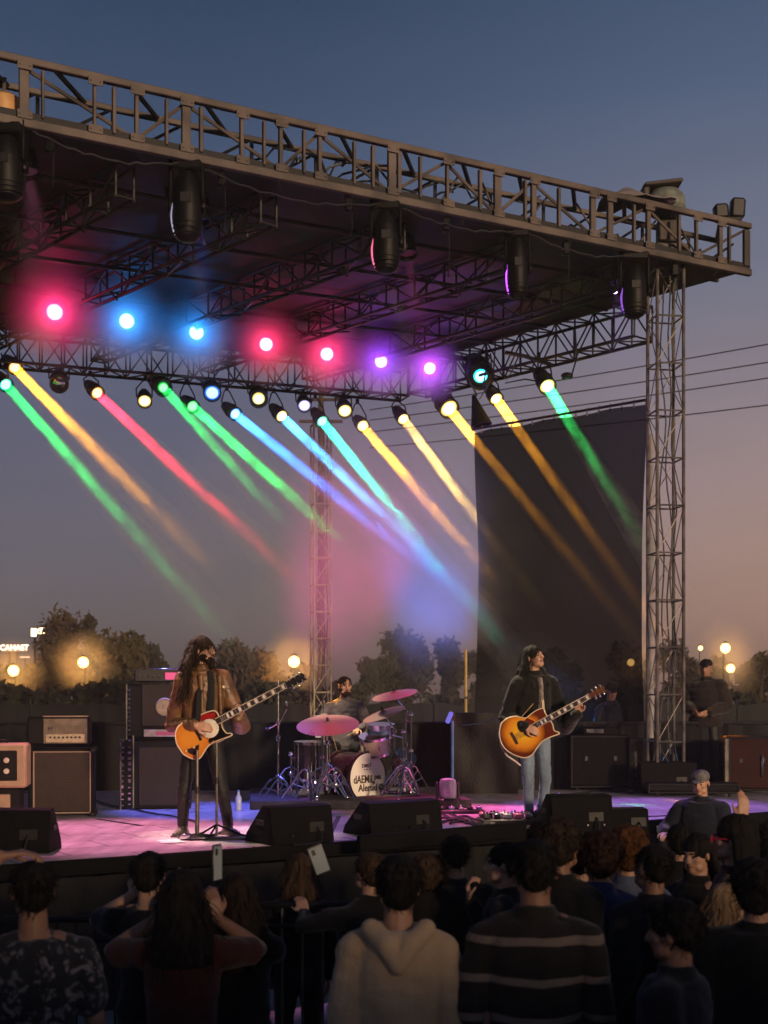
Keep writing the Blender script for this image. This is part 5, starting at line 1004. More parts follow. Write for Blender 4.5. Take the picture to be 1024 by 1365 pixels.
def add_hand(b, wrist, d, pn, curl=.4, s=1.0, side=1, spread=.0, point=False):
    """palm, four jointed fingers and a thumb; pn = where the palm faces; side = +1/-1 puts the thumb"""
    d = V(d).normalized(); pn = V(pn); pn = (pn-d*pn.dot(d)).normalized(); ac = d.cross(pn)*side; wrist = V(wrist)
    ks = []
    for k in range(4):
        o = ac*(.031-.0205*k)*s; kn = wrist+d*(.088-.004*abs(k-1))*s+o; ks.append(kn); b.cone(wrist+d*.012*s+o*.62, .0135*s, kn, .0115*s, 10)
    for k, (l1, rr) in enumerate(((.043,.0092),(.048,.0095),(.044,.009),(.034,.0078))):
        q = ks[k]; dirv = (d+ac*spread*(1.5-k)*.25).normalized(); c = curl*(1 if not (point and k == 0) else .1)
        for j, (ll, an) in enumerate(((l1,.75),(l1*.62,1.25),(l1*.5,.7))):
            dirv = Matrix.Rotation(an*c*side, 3, ac) @ dirv
            nx = q+dirv*ll*s; b.cone(q, rr*s*(1-.08*j), nx, rr*s*(.94-.1*j), 10); q = nx
    t0 = wrist+d*.022*s+ac*.022*s; t1 = t0+(ac*.75+d*.6+pn*.25).normalized()*.04*s; t2 = t1+(d*.8+ac*.25+pn*(.2+.6*curl)).normalized()*.032*s; t3 = t2+(d*.8-ac*.1+pn*(.2+.7*curl)).normalized()*.026*s
    b.cone(t0, .0145*s, t1, .0115*s, 10); b.cone(t1, .0112*s, t2, .010*s, 10); b.cone(t2, .0098*s, t3, .0082*s, 10)
NP_ = [0]
def person(label, base, H, rz, group=None, skin='skin', hair='short', hcol='black', top='long', topm=None, legm=None, shoem=None, head_yaw=0, head_tilt=0, head_roll=0, lean=(0,0), arms=None, legs=None, vox=.011, seated=None, hood=False, beard=False, width=1.0, extra=None, dz_head=0, hairlen=.34, bighair=1.0, facevox=None, cat='person', strands=0):
    """base: ground point under the pelvis. Canonical frame faces -Y; rz turns it. arms: {'L'/'R': dict(e=elbow, w=wrist, world=bool, hd=hand direction, pn=palm normal, curl=)}"""
    NP_[0] += 1; seed = NP_[0]; s = H/1.75; R3 = Matrix.Rotation(rz, 3, 'Z'); skin_m = M[skin]
    def L(x, y, z): return R3 @ V((x*s, y*s, z*s))
    def LW(p, world): return V(p) if world else L(*p)
    zoff = 0 if seated is None else seated-.90*s
    def ln(z): f_ = max(0, (z-.95)/.5); return V((lean[0]*f_, lean[1]*f_, 0))
    def T(x, y, z): q = L(x, y, z); return q+R3 @ (ln(z)*s)+V((0,0,zoff))
    W = width
    secs = [(.84,.145,.10),(.90,.158,.108),(1.0,.15,.104),(1.09,.142,.098),(1.22,.160,.108),(1.33,.172,.112),(1.40,.150,.098),(1.45,.095,.075),(1.49,.058,.056)]
    def tor(b, mg, z_lo=0, z_hi=2, ymg=None, flare=0):
        b.loft([(T(0,0.005,z), (rx*W+mg+(flare if z < 1 else 0))*s, (ry+ (mg if ymg is None else ymg))*s) for z, rx, ry in secs if z_lo <= z <= z_hi], 22, R3)
    hc = T(0, -.005, 1.632+dz_head); Rh = R3 @ Matrix.Rotation(head_yaw, 3, 'Z') @ Matrix.Rotation(head_roll, 3, 'Y') @ Matrix.Rotation(head_tilt, 3, 'X')
    def HD(x, y, z): return hc+Rh @ V((x*s, y*s, z*s))
    A = {}
    for sd, sg in (('R',-1),('L',1)):
        a = dict((arms or {}).get(sd, {})); wld = a.get('world', False); sh = T(sg*.178*W, 0, 1.375)
        if 'sh' in a: sh = sh+V(a['sh'])
        e = LW(a['e'], wld) if 'e' in a else T(sg*.225*W, .03, 1.13); w_ = LW(a['w'], wld) if 'w' in a else T(sg*.235*W, -.07, .89)
        hd = (R3 @ V(a['hd']) if not wld else V(a['hd'])) if 'hd' in a else (w_-e); pn = (R3 @ V(a['pn']) if not wld else V(a['pn'])) if 'pn' in a else R3 @ V((-sg,0,0))
        A[sd] = (sh, e, w_, hd, pn, a.get('curl', .35), sg*a.get('flip', 1), a.get('point', False))
    G = {}
    for sd, sg in (('R',-1),('L',1)):
        g = dict((legs or {}).get(sd, {})); wld = g.get('world', False); hip = T(sg*.088*W, 0, .88)
        kn = LW(g['k'], wld) if 'k' in g else L(sg*.10*W, -.015, .49); an = LW(g['a'], wld) if 'a' in g else L(sg*.105*W, .02, .085); td = (V(g['t']) if wld else R3 @ V(g['t'])) if 't' in g else R3 @ V((sg*.25,-1,0))
        G[sd] = (hip, kn, an, td.normalized())
    # ---- body: one continuous skin
    b = MB(); tor(b, -.012)
    for sd in 'RL':
        sh, e, w_, hd, pn, cu, sg, pt = A[sd]; b.cone(T((-1 if sd == 'R' else 1)*.09, 0, 1.42), .055*s, sh, .054*s); b.cone(sh, .050*s, e, .040*s); b.cone(e, .041*s, e.lerp(w_, .35), .040*s); b.cone(e.lerp(w_, .35), .040*s, w_, .026*s)
        add_hand(b, w_, hd, pn, cu, s*1.02, 1 if sg > 0 else -1, point=pt)
        hip, kn, an, td = G[sd]; b.cone(hip, .070*s, kn, .041*s); b.cone(kn, .041*s, kn.lerp(an, .35), .040*s); b.cone(kn.lerp(an, .35), .040*s, an, .030*s); b.cone(an-V((0,0,.03*s)), .036*s, an+td*.14*s-V((0,0,.05*s)), .028*s)
    b.cone(T(0,.012,1.44), .060*s, HD(0,.022,-.05), .054*s)
    def he(c, r): b.ell(HD(*c), tuple(x*s for x in r), Rh, 18, 12)
    he((0,.016,.03),(.074,.093,.083)); he((0,-.018,-.03),(.061,.07,.083)); he((0,-.052,-.087),(.034,.034,.027)); he((.036,-.05,-.02),(.026,.028,.024)); he((-.036,-.05,-.02),(.026,.028,.024)); he((0,-.079,.026),(.046,.014,.011))
    he((.042,-.03,-.07),(.022,.04,.025)); he((-.042,-.03,-.07),(.022,.04,.025))
    b.cone(HD(0,-.084,.014), .0085*s, HD(0,-.106,-.026), .0125*s); he((.011,-.094,-.03),(.009,.011,.008)); he((-.011,-.094,-.03),(.009,.011,.008)); he((0,-.085,-.054),(.021,.010,.0065)); he((0,-.084,-.066),(.018,.010,.0065))
    for sg in (-1,1): b.ell(HD(sg*.077,.012,-.008), (.010*s,.021*s,.031*s), Rh @ Matrix.Rotation(sg*.35,3,'Z'), 10, 8)
    me = remesh(b, vox if facevox is None else facevox, 2, .4); body = link_mesh('person', me, [skin_m, M['eye'], M['lip'], M['brow']])
    Rhi = Rh.transposed(); mi = []
    for p in me.polygons:
        q = (Rhi @ (p.center-hc))/s; k = 0
        if q.y < -.045:
            if abs(abs(q.x)-.031) < .010 and abs(q.z-.003) < .0052: k = 1
            elif abs(abs(q.x)-.032) < .019 and abs(q.z-.025+.12*(abs(q.x)-.032)) < .006 and q.y < -.05: k = 3
            elif abs(q.x) < .021 and abs(q.z+.060) < .0085 and q.y < -.075: k = 2
        mi.append(k)
    me.polygons.foreach_set('material_index', mi); body.location = base; tag(body, label, cat, group)
    # ---- clothes
    topm = topm or M['cloth_black']; legm = legm or M['blackjeans']
    def folds(me, a=.009, f=6): displace(me, lambda c: a*mnoise.noise((c.x*f*1.2+seed, c.y*f*1.2, c.z*f*.8))+a*.55*mnoise.noise((c.x*f*2.2, c.y*f*2.2+seed, c.z*f*3.1))+a*.35*abs(mnoise.noise((c.x*f*1.5, c.y*f*1.5, c.z*f*5+seed))))
    thick = {'tee':.012,'long':.016,'hoodie':.032,'jacket':.034,'puffer':.045}[top]
    b = MB(); tor(b, thick, .84, 1.46, flare=.012 if top in ('hoodie','jacket','puffer') else .006)
    for sd in 'RL':
        sh, e, w_, *_r = A[sd]; sgn = -1 if sd == 'R' else 1; k = thick
        b.cone(T(sgn*.06,0,1.425), (.05+k*.5)*s, sh, (.052+k)*s)
        if top == 'tee': b.cone(sh, (.060+k)*s, sh.lerp(e, .72), (.058+k)*s)
        else: b.cone(sh, (.052+k)*s, e, (.042+k)*s); b.cone(e, (.043+k)*s, e.lerp(w_, .93), (.030+k*.7)*s)
    if top == 'hoodie': pass
    if top in ('jacket','puffer','long'): b.lathe([(.058*s,0),(.082*s,.0),(.072*s,.055*s),(.060*s,.055*s)], T(0,.012,1.45), (0,0,1), 18)
    me = remesh(b, vox*1.05, 3, .5); folds(me, .014 if top != 'puffer' else .014, 6 if top != 'puffer' else 8)
    if top == 'puffer': displace(me, lambda c: .010*abs(math.sin(c.z*34)))
    link_mesh({'tee':'t_shirt','long':'shirt','hoodie':'hoodie','jacket':'jacket','puffer':'jacket'}[top], me, topm, body)
    b = MB(); b.loft([(T(0,.005,z), (rx*W+.010)*s, (ry+.010)*s) for z, rx, ry in secs if z < 1.05], 20, R3)
    for sd in 'RL': hip, kn, an, td = G[sd]; b.cone(hip, .086*s, kn, .058*s); b.cone(kn, .058*s, an+V((0,0,.02*s)), .047*s)
    me = remesh(b, vox*1.1, 2, .5); folds(me, .007, 8); link_mesh('trousers', me, legm, body)
    for sd in 'RL':
        hip, kn, an, td = G[sd]; b = MB(); fz = an.z-.085*s; f0 = V((an.x, an.y, fz+.04*s)); b.cone(f0-td*.045*s, .04*s, f0+td*.07*s, .042*s); b.cone(f0+td*.07*s, .042*s, f0+td*.16*s-V((0,0,.01*s)), .032*s); b.cone(f0, .042*s, an+V((0,0,.02*s)), .048*s); b.box(f0+td*.055*s-V((0,0,.028*s)), (.085*s,.27*s,.024*s), Matrix.Rotation(math.atan2(td.y, td.x)-math.pi/2, 3, 'Z'))
        link_mesh('shoe', remesh(b, .009, 1), shoem or M['blackmatt'], body)
    # ---- hair
    hm = HAIR[hcol]; b = MB()
    def hell(c, r): b.ell(HD(*c), tuple(x*s for x in r), Rh, 18, 12)
    amp = .006; fq = (55, 9)
    if hair in ('short','crew','curly','long','bun','quiff'):
        big = {'crew':.0,'short':.008,'curly':.024,'long':.012,'bun':.006,'quiff':.01}[hair]
        hell((0,.026,.042),(.080+big,.098+big,.080+big)); hell((0,.058,-.008),(.067+big,.058+big,.070+big))
        for sg in (-1,1): hell((sg*(.060+big*.6),.03,.012),(.018+big*.4,.045,.04+big*.5))
    if hair == 'quiff': hell((0,-.05,.105),(.06,.045,.03))
    if hair == 'curly':
        RR = random.Random(seed)
        for k in range(70):
            v_ = V((RR.gauss(0,1), RR.gauss(0,1)+.35, RR.gauss(0,1)+.5)).normalized(); b.ell(HD(v_.x*.10, .03+v_.y*.112, .035+v_.z*.1), .022*s, None, 8, 6)
        amp = .004
    if hair == 'bun': hell((0,.11,.09),(.045,.045,.04))
    if hair == 'long':
        RR = random.Random(seed); hl = hairlen
        for k in range(26):
            a = math.pi*(-.03+1.06*k/25); x, y = math.cos(a)*.080, .042+math.sin(a)*.066; wv = RR.uniform(-.012,.012); out = RR.uniform(.8,1.3)*bighair
            h0 = HD(x,y,.02); p1 = HD(x*1.22*out,y+.018,-.12); p2 = V((HD(x*1.3*out+wv,y+.03,-.2)[0], HD(x*1.3*out+wv,y+.03,-.2)[1], hc.z-s*(.14+hl*.55))); p3 = V((p2.x+wv, p2.y+wv*.5, hc.z-s*hl*RR.uniform(.88,1.06)))
            b.cone(h0,.026*s,p1,.027*s,8); b.cone(p1,.027*s,p2,.024*s,8); b.cone(p2,.024*s,p3,.012*s,8)
    if beard:
        hell((0,-.055,-.092),(.044,.044,.042)); hell((.046,-.02,-.065),(.022,.045,.04)); hell((-.046,-.02,-.065),(.022,.045,.04)); hell((0,-.094,-.047),(.026,.008,.006))
        if beard == 2: hell((0,-.07,-.13),(.034,.032,.045))
    if hair == 'cap': hell((0,.02,.055),(.085,.098,.066)); hell((0,-.10,.035),(.055,.05,.010)); 
    if hair == 'hoodup': hell((0,.04,.035),(.098,.105,.105)); hell((0,.06,-.06),(.10,.085,.12)); hell((.085,.0,-.02),(.028,.075,.10)); hell((-.085,.0,-.02),(.028,.075,.10)); hell((0,-.035,.105),(.075,.05,.025)); hell((0,.04,-.15),(.12,.085,.07))
    if hair in ('short','crew','quiff','bun','curly') and not strands: strands = 420
    if b.v:
        me = remesh(b, min(vox, .009), 2, .45); displace(me, lambda c: amp*mnoise.noise((c.x*fq[0], c.y*fq[0], c.z*fq[1]+seed))+.006*mnoise.noise((c.x*18, c.y*18, c.z*10)))
        if strands:
            RR = random.Random(seed+9); vv = me.vertices; base_i = [v for v in vv if True]; sb = MB()
            for k in range(strands):
                v0 = base_i[RR.randrange(len(base_i))]; v0 = v0 if v0.normal.z > -.25 else base_i[RR.randrange(len(base_i))]; p0 = v0.co.copy(); nrm = v0.normal.copy(); pts = [p0-nrm*.004]; q = p0.copy(); dn_ = V((nrm.x*.35, nrm.y*.35, -1)).normalized()
                for j in range(6 if hair == 'long' else 3): q = q+dn_*RR.uniform(.012,.022)*(1 if hair == 'long' else .45)+V((RR.gauss(0,.006), RR.gauss(0,.006), 0))+nrm*.003*(1-j/4); pts.append(q.copy())
                sb.path(pts, .0028, 3, .0008)
            vs0 = [v.co.copy() for v in vv]; fs0 = [tuple(p.vertices) for p in me.polygons]; o = len(vs0); bpy.data.meshes.remove(me); me = bpy.data.meshes.new('hair'); me.from_pydata(vs0+sb.v, [], fs0+[[i+o for i in f] for f in sb.f]); me.update(); smooth_all(me)
        link_mesh({'cap':'cap','hoodup':'hood'}.get(hair, 'hair'), me, hm if hair != 'hoodup' else topm, body)
    return body, dict(HD=HD, T=T, A=A, hc=hc, s=s, R3=R3, Rh=Rh)
def child_blob(name, body, fn, m, vox=.008, sm=2, dis=None):
    b = MB(); fn(b); me = remesh(b, vox, sm); 
    if dis: displace(me, dis)
    return link_mesh(name, me, m, body)
# ---------------------------------------------------------------- long haired guitarist
leather = mat('jacket_leather', (.16,.078,.031), .42, 0, .35, 7, .3, 45, spec=.5)
gb = on_deck(271, 1114); k = gb.y/F
def GL(px, py, dy=0): return V(((px-271)*k, dy, (1114-py)*k))
gA = {'R': dict(world=True, e=GL(229,966,.06), w=GL(266,966,-.25), hd=(.9,-.1,-.12), pn=(-.1,.9,-.2), curl=.55, flip=1), 'L': dict(world=True, e=GL(321,968,.10), w=GL(319,957,-.12), hd=(-.05,-.12,1), pn=(-.15,-1,.1), curl=.95)}
gL = {'R': dict(world=True, k=GL(246,1056,-.05), a=GL(243,1103,.03), t=(-.25,-1,0)), 'L': dict(world=True, k=GL(297,1056,-.02), a=GL(303,1103,.06), t=(.6,-.8,0))}
body, I = person('man with long curly hair, beard and brown leather jacket playing a guitar', gb, 1.80, .5, 'band members on stage', hair='long', hcol='dark', top='jacket', topm=leather, legm=M['blackjeans'], head_yaw=.68, head_tilt=-.03, arms=gA, legs=gL, vox=.0075, facevox=.0062, beard=2, hairlen=.42, bighair=1.6, strands=1500, shoem=mat('shoe_olive', (.12,.11,.08), .6))
T, HD, s = I['T'], I['HD'], I['s']
child_blob('undershirt', body, lambda b: (b.loft([(T(.02,-.045,z), rx*s, ry*s) for z, rx, ry in ((1.0,.055,.10),(1.2,.062,.115),(1.36,.066,.115),(1.45,.05,.085))], 16, I['R3'])), M['cloth_black'], .01, 2)
child_blob('lapel', body, lambda b: (b.cone(T(-.06,-.145,1.05),.016*s,T(-.075,-.135,1.40),.026*s), b.cone(T(.115,-.13,1.05),.016*s,T(.10,-.13,1.40),.026*s)), leather, .009, 2)
b = MB(); b.lathe([(.014,0),(.011,.006)], T(.13,-.15,1.31), I['R3'] @ V((0,-1,.1)), 10); b.build('badge', mat('badge_gold', (.75,.6,.3), .3, .6), body)
# ---------------------------------------------------------------- guitars
def sunburst(name, inner, mid, outer, loc, r0, sx=1.0):
    m = bpy.data.materials.new(name); m.use_nodes = True; nt = m.node_tree; n = nt.nodes; l = nt.links; bs = n['Principled BSDF']; bs.inputs['Roughness'].default_value = .2; bs.inputs['Coat Weight'].default_value = .6
    tc = n.new('ShaderNodeTexCoord'); mp = n.new('ShaderNodeMapping'); mp.inputs['Location'].default_value = tuple(-x/r0 for x in loc); mp.inputs['Scale'].default_value = (1/r0/sx, 1/r0, 1/r0); mp.inputs['Location'].default_value = (-loc[0]/r0/sx, -loc[1]/r0, -loc[2]/r0)
    l.new(tc.outputs['Object'], mp.inputs[0]); ln = n.new('ShaderNodeVectorMath'); ln.operation = 'LENGTH'; l.new(mp.outputs[0], ln.inputs[0]); no = n.new('ShaderNodeTexNoise'); no.inputs['Scale'].default_value = 14; l.new(tc.outputs['Object'], no.inputs[0]); ad = n.new('ShaderNodeMath'); ad.operation = 'MULTIPLY_ADD'; l.new(no.outputs[0], ad.inputs[0]); ad.inputs[1].default_value = .12; l.new(ln.outputs['Value'], ad.inputs[2])
    cr = n.new('ShaderNodeValToRGB'); e = cr.color_ramp.elements; e[0].position = .3; e[0].color = tuple(inner)+(1,); e[1].position = 1.0; e[1].color = tuple(outer)+(1,); q = e.new(.72); q.color = tuple(mid)+(1,); l.new(ad.outputs[0], cr.inputs[0]); l.new(cr.outputs[0], bs.inputs['Base Color']); return m
def spline(pts, n=5):
    out = []; N = len(pts)
    for i in range(N):
        p0, p1, p2, p3 = [V((*pts[(i+j-1) % N], 0)) for j in range(4)]
        for t_ in range(n): u = t_/n; q = .5*((2*p1)+(p2-p0)*u+(2*p0-5*p1+4*p2-p3)*u*u+(3*p1-p0-3*p2+p3)*u**3); out.append((q.x, q.y))
    return out
binding = mat('cream_binding', (.75,.62,.42), .35, 0, .08, 20); fretwood = mat('rosewood', (.035,.018,.012), .45, 0, .3, 20, .1, 40, stretch=(1,1,1)); neckwood = mat('neck_mahogany', (.14,.045,.02), .35, 0, .2, 15, coat=.3); strm = mat('string_steel', (.7,.66,.6), .25, 1, .05)
def guitar(label, outline, ref, org, k, ex, face_m, side_m, th, n0, n1, hw0, hw1, headlen, frets, extras, inlay=True):
    """outline in photo pixels round ref; org = world point of ref; ex = horizontal axis of the face"""
    t = thing('guitar', label, 'guitar', org, 0, 'guitars played on stage'); ex = V(ex).normalized(); ez = V((0,0,1)); nf = V((ex.y, -ex.x, 0))      # face normal, towards the crowd
    pt = lambda x, y, d=0: ex*((x-ref[0])*k)+ez*((ref[1]-y)*k)+nf*d
    o2 = [((x-ref[0])*k, (ref[1]-y)*k) for x, y in spline(outline, 6)]
    if sum(o2[i][0]*o2[(i+1) % len(o2)][1]-o2[(i+1) % len(o2)][0]*o2[i][1] for i in range(len(o2))) < 0: o2 = o2[::-1]
    b = MB(); b.prism(o2, nf*(-th), ex, ez, th-.002); b.build('body', side_m, t, smooth=True)
    b = MB(); b.prism(o2, V((0,0,0)), ex, ez, .004, .03); b.build('top', face_m, t, smooth=False)
    b = MB(); b.path([ex*x+ez*y+nf*.001 for x, y in o2]+[ex*o2[0][0]+ez*o2[0][1]+nf*.001], .0065, 6); b.build('binding', binding, t)
    A, B_ = pt(*n0, .012), pt(*n1, .016); d = (B_-A); Ln = d.length; d.normalize(); w_ = nf.cross(d).normalized()
    b = MB(); i0 = len(b.v); q = [(-hw0,0),(hw0,0)]; 
    for P_, hw in ((A, hw0), (B_, hw1)):
        for u, dd_ in ((-1,0),(1,0),(.85,-.018),(0,-.026),(-.85,-.018)): b.v.append(P_+w_*hw*u+nf*dd_)
    b.f = [[0,5,6,1],[1,6,7,2],[2,7,8,3],[3,8,9,4],[4,9,5,0],[4,3,2,1,0],[5,6,7,8,9]]; b.m = [0]*7; b.build('neck', neckwood, t, smooth=False)
    b = MB()
    for P_, hw in ((A, hw0), (B_, hw1)): b.v += [P_-w_*hw+nf*.001, P_+w_*hw+nf*.001, P_+w_*hw+nf*.006, P_-w_*hw+nf*.006]
    b.f = [[0,1,5,4],[1,2,6,5],[2,3,7,6],[3,0,4,7],[3,2,1,0],[4,5,6,7]]; b.m = [0]*6; fb = b.build('fingerboard', fretwood, t, smooth=False)
    b = MB()
    for i in range(frets): u = 1-(2**(-i/12)-.0)*1.0; u = 1-u*1.35; u = max(0, min(1, u)); hw = hw0+(hw1-hw0)*u; q = A.lerp(B_, u); b.tube(q-w_*hw+nf*.007, q+w_*hw+nf*.007, .003, n=5)
    b.build('fret', strm, t)
    b = MB()
    for sg in (-1,1): b.tube(A+w_*sg*hw0+nf*.005, B_+w_*sg*hw1+nf*.005, .0035, n=5)
    b.build('neck_binding', binding, t)
    if inlay:
        b = MB()
        for i in (1,3,5,7,9,12,15,17):
            u = 1-(1-2**(-(i-.5)/12))*1.35
            if u > .03: q = A.lerp(B_, u); hw = (hw0+(hw1-hw0)*u)*.74; b.box(q+nf*.0072, (hw*2,.026,.0016), Matrix((w_, d, nf)).transposed())
        b.build('inlay', mat('inlay_pearl', (.82,.76,.66), .3, 0, .1, 40), t)
    hp = [(-hw1,0),(hw1,0),(hw1*1.55,headlen*.25),(hw1*1.75,headlen*.9),(hw1*.5,headlen),(-hw1*.3,headlen*.93),(-hw1*1.7,headlen*1.0),(-hw1*1.5,headlen*.25)]
    b = MB(); b.prism(hp, B_-nf*.02, w_*-1*-1, d, .018); 
    if b.v and (w_.cross(d)).dot(nf) < 0: pass
    b.build('headstock', neckwood if extras.get('red') else M['black'], t, smooth=False)
    for j in range(3):
        for sg in (-1,1): b = MB(); q = B_+d*headlen*(.28+.26*j)+w_*sg*hw1*1.6; b.ell(q+w_*sg*.014-nf*.008, (.012,.009,.010)); b.tube(q-w_*sg*.012-nf*.005, q+w_*sg*.01-nf*.005, .0035); b.tube(q-w_*sg*.016, q-w_*sg*.016+nf*.014, .005); b.build('tuning_peg', M['chrome'], t)
    bx = pt(*extras['bridge'], .010); wb = w_
    b = MB(); b.box(bx, (.085 if not extras.get('red') else .13,.022,.012), Matrix((w_, d, nf)).transposed()); b.build('bridge', M['chrome'] if not extras.get('red') else fretwood, t)
    b = MB()
    for j in range(6): o = (j-2.5)/2.5; b.tube(bx+w_*o*.026+nf*.008, B_+w_*o*hw1*.8+nf*.008, .0011, n=4)
    b.build('string', strm, t); return t, pt, nf, ex, ez, w_, d
o1 = [(247,962),(237,969),(233.3,979),(235,991),(240.4,1000),(246,1006.5),(258.8,1012),(267,1010),(278.5,993.7),(292,987),(309,980.5),(308.5,977.6),(302.6,977),(297.5,970.8),(295,962),(291,952),(286,947.5),(276,949.5),(266,953.7),(258,959)]
gy = 11.62; kg = gy/F; org = P(268, 980, gy)
exg = V((1,-.10,0)).normalized()
mL = sunburst('burst_amber', (.78,.30,.035), (.62,.17,.02), (.07,.016,.008), ((255-268)*kg, 0, (980-985)*kg), .30)
g1, pt, nf, ex, ez, w_, d_ = guitar('orange sunburst electric guitar with white disc held by the long haired man', o1, (268,980), org, kg, exg, mL, mat('body_dark', (.03,.012,.008), .25, 0, .2, 8, coat=.5), .05, (289,962), (383,914), .027, .022, .19, 21, dict(bridge=(266,981)))
b = MB(); rr = 12.8*kg; cc = pt(280,971,.005); b.lathe([(rr*.98,0),(rr,.004),(rr,.010),(rr*.94,.014),(.004,.016)], cc, nf, 34); b.build('white_disc', mat('disc_white', (.72,.66,.55), .5, 0, .1, 6), g1)
b = MB()
for q in range(18): a = 2*math.pi*q/18; b.box(cc+(ex*math.cos(a)+ez*math.sin(a))*(rr*1.0)+nf*.008, (0.0066,0.0066,0.0077))
b.build('disc_bracket', M['chrome'], g1)
def plate(nm, pts, m, h=.006, th=.004, ps=None):
    o2 = [((x-268)*kg, (980-y)*kg) for x, y in pts]; a = sum(o2[i][0]*o2[(i+1) % len(o2)][1]-o2[(i+1) % len(o2)][0]*o2[i][1] for i in range(len(o2))); o2 = o2 if a > 0 else o2[::-1]; b = MB(); b.prism(o2, nf*h, ex, ez, th); return b.build(nm, m, g1, smooth=False)
plate('red_plate', [(267,955),(275,951.5),(287,949.5),(288,956),(280,959),(270,962)], mat('plate_red', (.36,.012,.012), .3, 0, .15, 10, coat=.4))
plate('black_pickguard', [(289,963),(294,964),(297,972),(302,978),(308,978.8),(292,985.5),(280,990),(278,988)], mat('guard_black', (0.0066,0.0055,0.0055), .2, 0, .2, 6))
plate('control_plate', [(246,1000),(255,997),(266,992),(265,1003),(262,1008),(254,1005)], mat('plate_dark', (.05,.025,.03), .25, .3, .6, 60))
for x, y in ((248.5,1001),(262,1007.5),(259,996)): b = MB(); b.lathe([(.012,0),(.011,.014),(.004,.016)], pt(x,y,.008), nf, 10); b.build('knob', mat('knob_amber', (.7,.4,.15), .3), g1)
b = MB(); b.path([pt(281,991,.012), pt(286,988,.016), pt(290,990,.014), pt(300,985,.01)], .007, 6); b.build('tailpiece', mat('tail_gold', (.8,.68,.4), .25, .8), g1)
# strap over the shoulder
b = MB(); pts = [T(.10,.13,1.36), T(.07,.05,1.475), T(-.0,-.09,1.44), T(-.10,-.165,1.25), T(-.12,-.185,1.0), pt(250,968,-.03)-gb+org]; 
for i in range(len(pts)-1):
    for u in range(5): q = pts[i].lerp(pts[i+1], u/5); b.v += [q-I['R3'] @ V((.024,0,0)), q+I['R3'] @ V((.024,0,0))]
for i in range(len(b.v)//2-1): b.f.append([2*i,2*i+1,2*i+3,2*i+2]); b.m.append(0)
o = b.build('strap', M['cloth_black'], body); sd = o.modifiers.new('t','SOLIDIFY'); sd.thickness = .006
# ---------------------------------------------------------------- hooded dark haired guitarist
hb = on_deck(712, 1096); k2 = hb.y/F
def GR(px, py, dy=0): return V(((px-712)*k2, dy, (1096-py)*k2))
hA = {'R': dict(world=True, e=GR(676,956,.06), w=GR(697,968,-.25), hd=(.85,-.15,-.35), pn=(-.1,.9,-.2), curl=.5), 'L': dict(world=True, e=GR(756,968,.08), w=GR(768,951,-.14), hd=(.05,-.12,1), pn=(-.2,-1,.1), curl=.95)}
hL = {'R': dict(world=True, k=GR(704,1040,-.04), a=GR(706,1086,.05), t=(-.1,-1,0)), 'L': dict(world=True, k=GR(727,1040,-.03), a=GR(721,1087,.03), t=(.5,-.9,0))}
body2, I2 = person('dark haired man in a black hooded jacket and blue jeans playing a brown acoustic guitar', hb, 1.77, .42, 'band members on stage', hair='long', hcol='black', top='jacket', topm=clothmat('jacket_black', (.008,.0077,.0073), .4), legm=M['denim'], head_yaw=.36, head_tilt=-.30, arms=hA, legs=hL, vox=.0075, facevox=.0062, hairlen=.37, bighair=1.25, strands=600)
T, HD, s = I2['T'], I2['HD'], I2['s']
child_blob('hood', body2, lambda b: (b.ell(T(0,.09,1.50),(.15*s,.075*s,.09*s),I2['R3']), b.cone(T(-.10,.03,1.50),.05*s,T(-.085,-.11,1.36),.035*s), b.cone(T(.10,.03,1.50),.05*s,T(.085,-.11,1.36),.035*s)), MATS['cloth_jacket_black'], .01, 3, lambda c: .006*mnoise.noise(c*9))
child_blob('undershirt', body2, lambda b: b.loft([(T(.0,-.062,z), rx*s, ry*s) for z, rx, ry in ((1.0,.035,.10),(1.2,.036,.11),(1.36,.034,.105),(1.44,.03,.08))], 16, I2['R3']), mat('shirt_grey', (.26,.22,.19), .9, 0, .5, 25, .3, 60), .01, 2)
o2_ = [(686,955),(676,958),(668.5,965),(666,977),(668,989),(674,998.5),(685,1006),(699,1010),(709,1006),(716,996.5),(723,988),(733,982.5),(744,978.5),(744.5,976.3),(738.5,973.5),(736.2,965),(731,958),(727,951),(724,944.5),(716,946.5),(709,951),(701,957),(694,956)]
gy2 = 12.88; kg2 = gy2/F; org2 = P(702, 977, gy2)
mR = sunburst('burst_gold', (.92,.50,.03), (.78,.27,.02), (.13,.022,.010), ((697-702)*kg2, 0, (977-976)*kg2), .225, 1.05)
g2, pt2, nf2, ex2, ez2, w2_, d2_ = guitar('golden sunburst acoustic guitar with pale binding played by the man in blue jeans', o2_, (702,977), org2, kg2, V((1,-.12,0)), mR, mat('side_redbrown', (.14,.035,.015), .25, 0, .2, 8, coat=.5), .10, (709,970), (785,928), .028, .022, .17, 20, dict(bridge=(686,984), red=True), True)
b = MB(); b.lathe([(.05,.0),(.05,.003),(.003,.004)], pt2(705,973,.003), nf2, 26); b.build('sound_hole', M['black'], g2)
b = MB(); b.lathe([(.052,.0),(.058,.0),(.058,.005),(.052,.005)], pt2(705,973,.002), nf2, 28, True); b.build('rosette', fretwood, g2)
o3 = [((x-702)*kg2, (977-y)*kg2) for x, y in [(703,957),(712,961),(714,967),(707,969),(703,966),(698,962)]]; o3 = o3[::-1]; b = MB(); b.prism(o3, nf2*.006, ex2, ez2, .003); b.build('pickguard', mat('guard_red', (.16,.015,.01), .25, 0, .15, 9, coat=.4), g2, smooth=False)
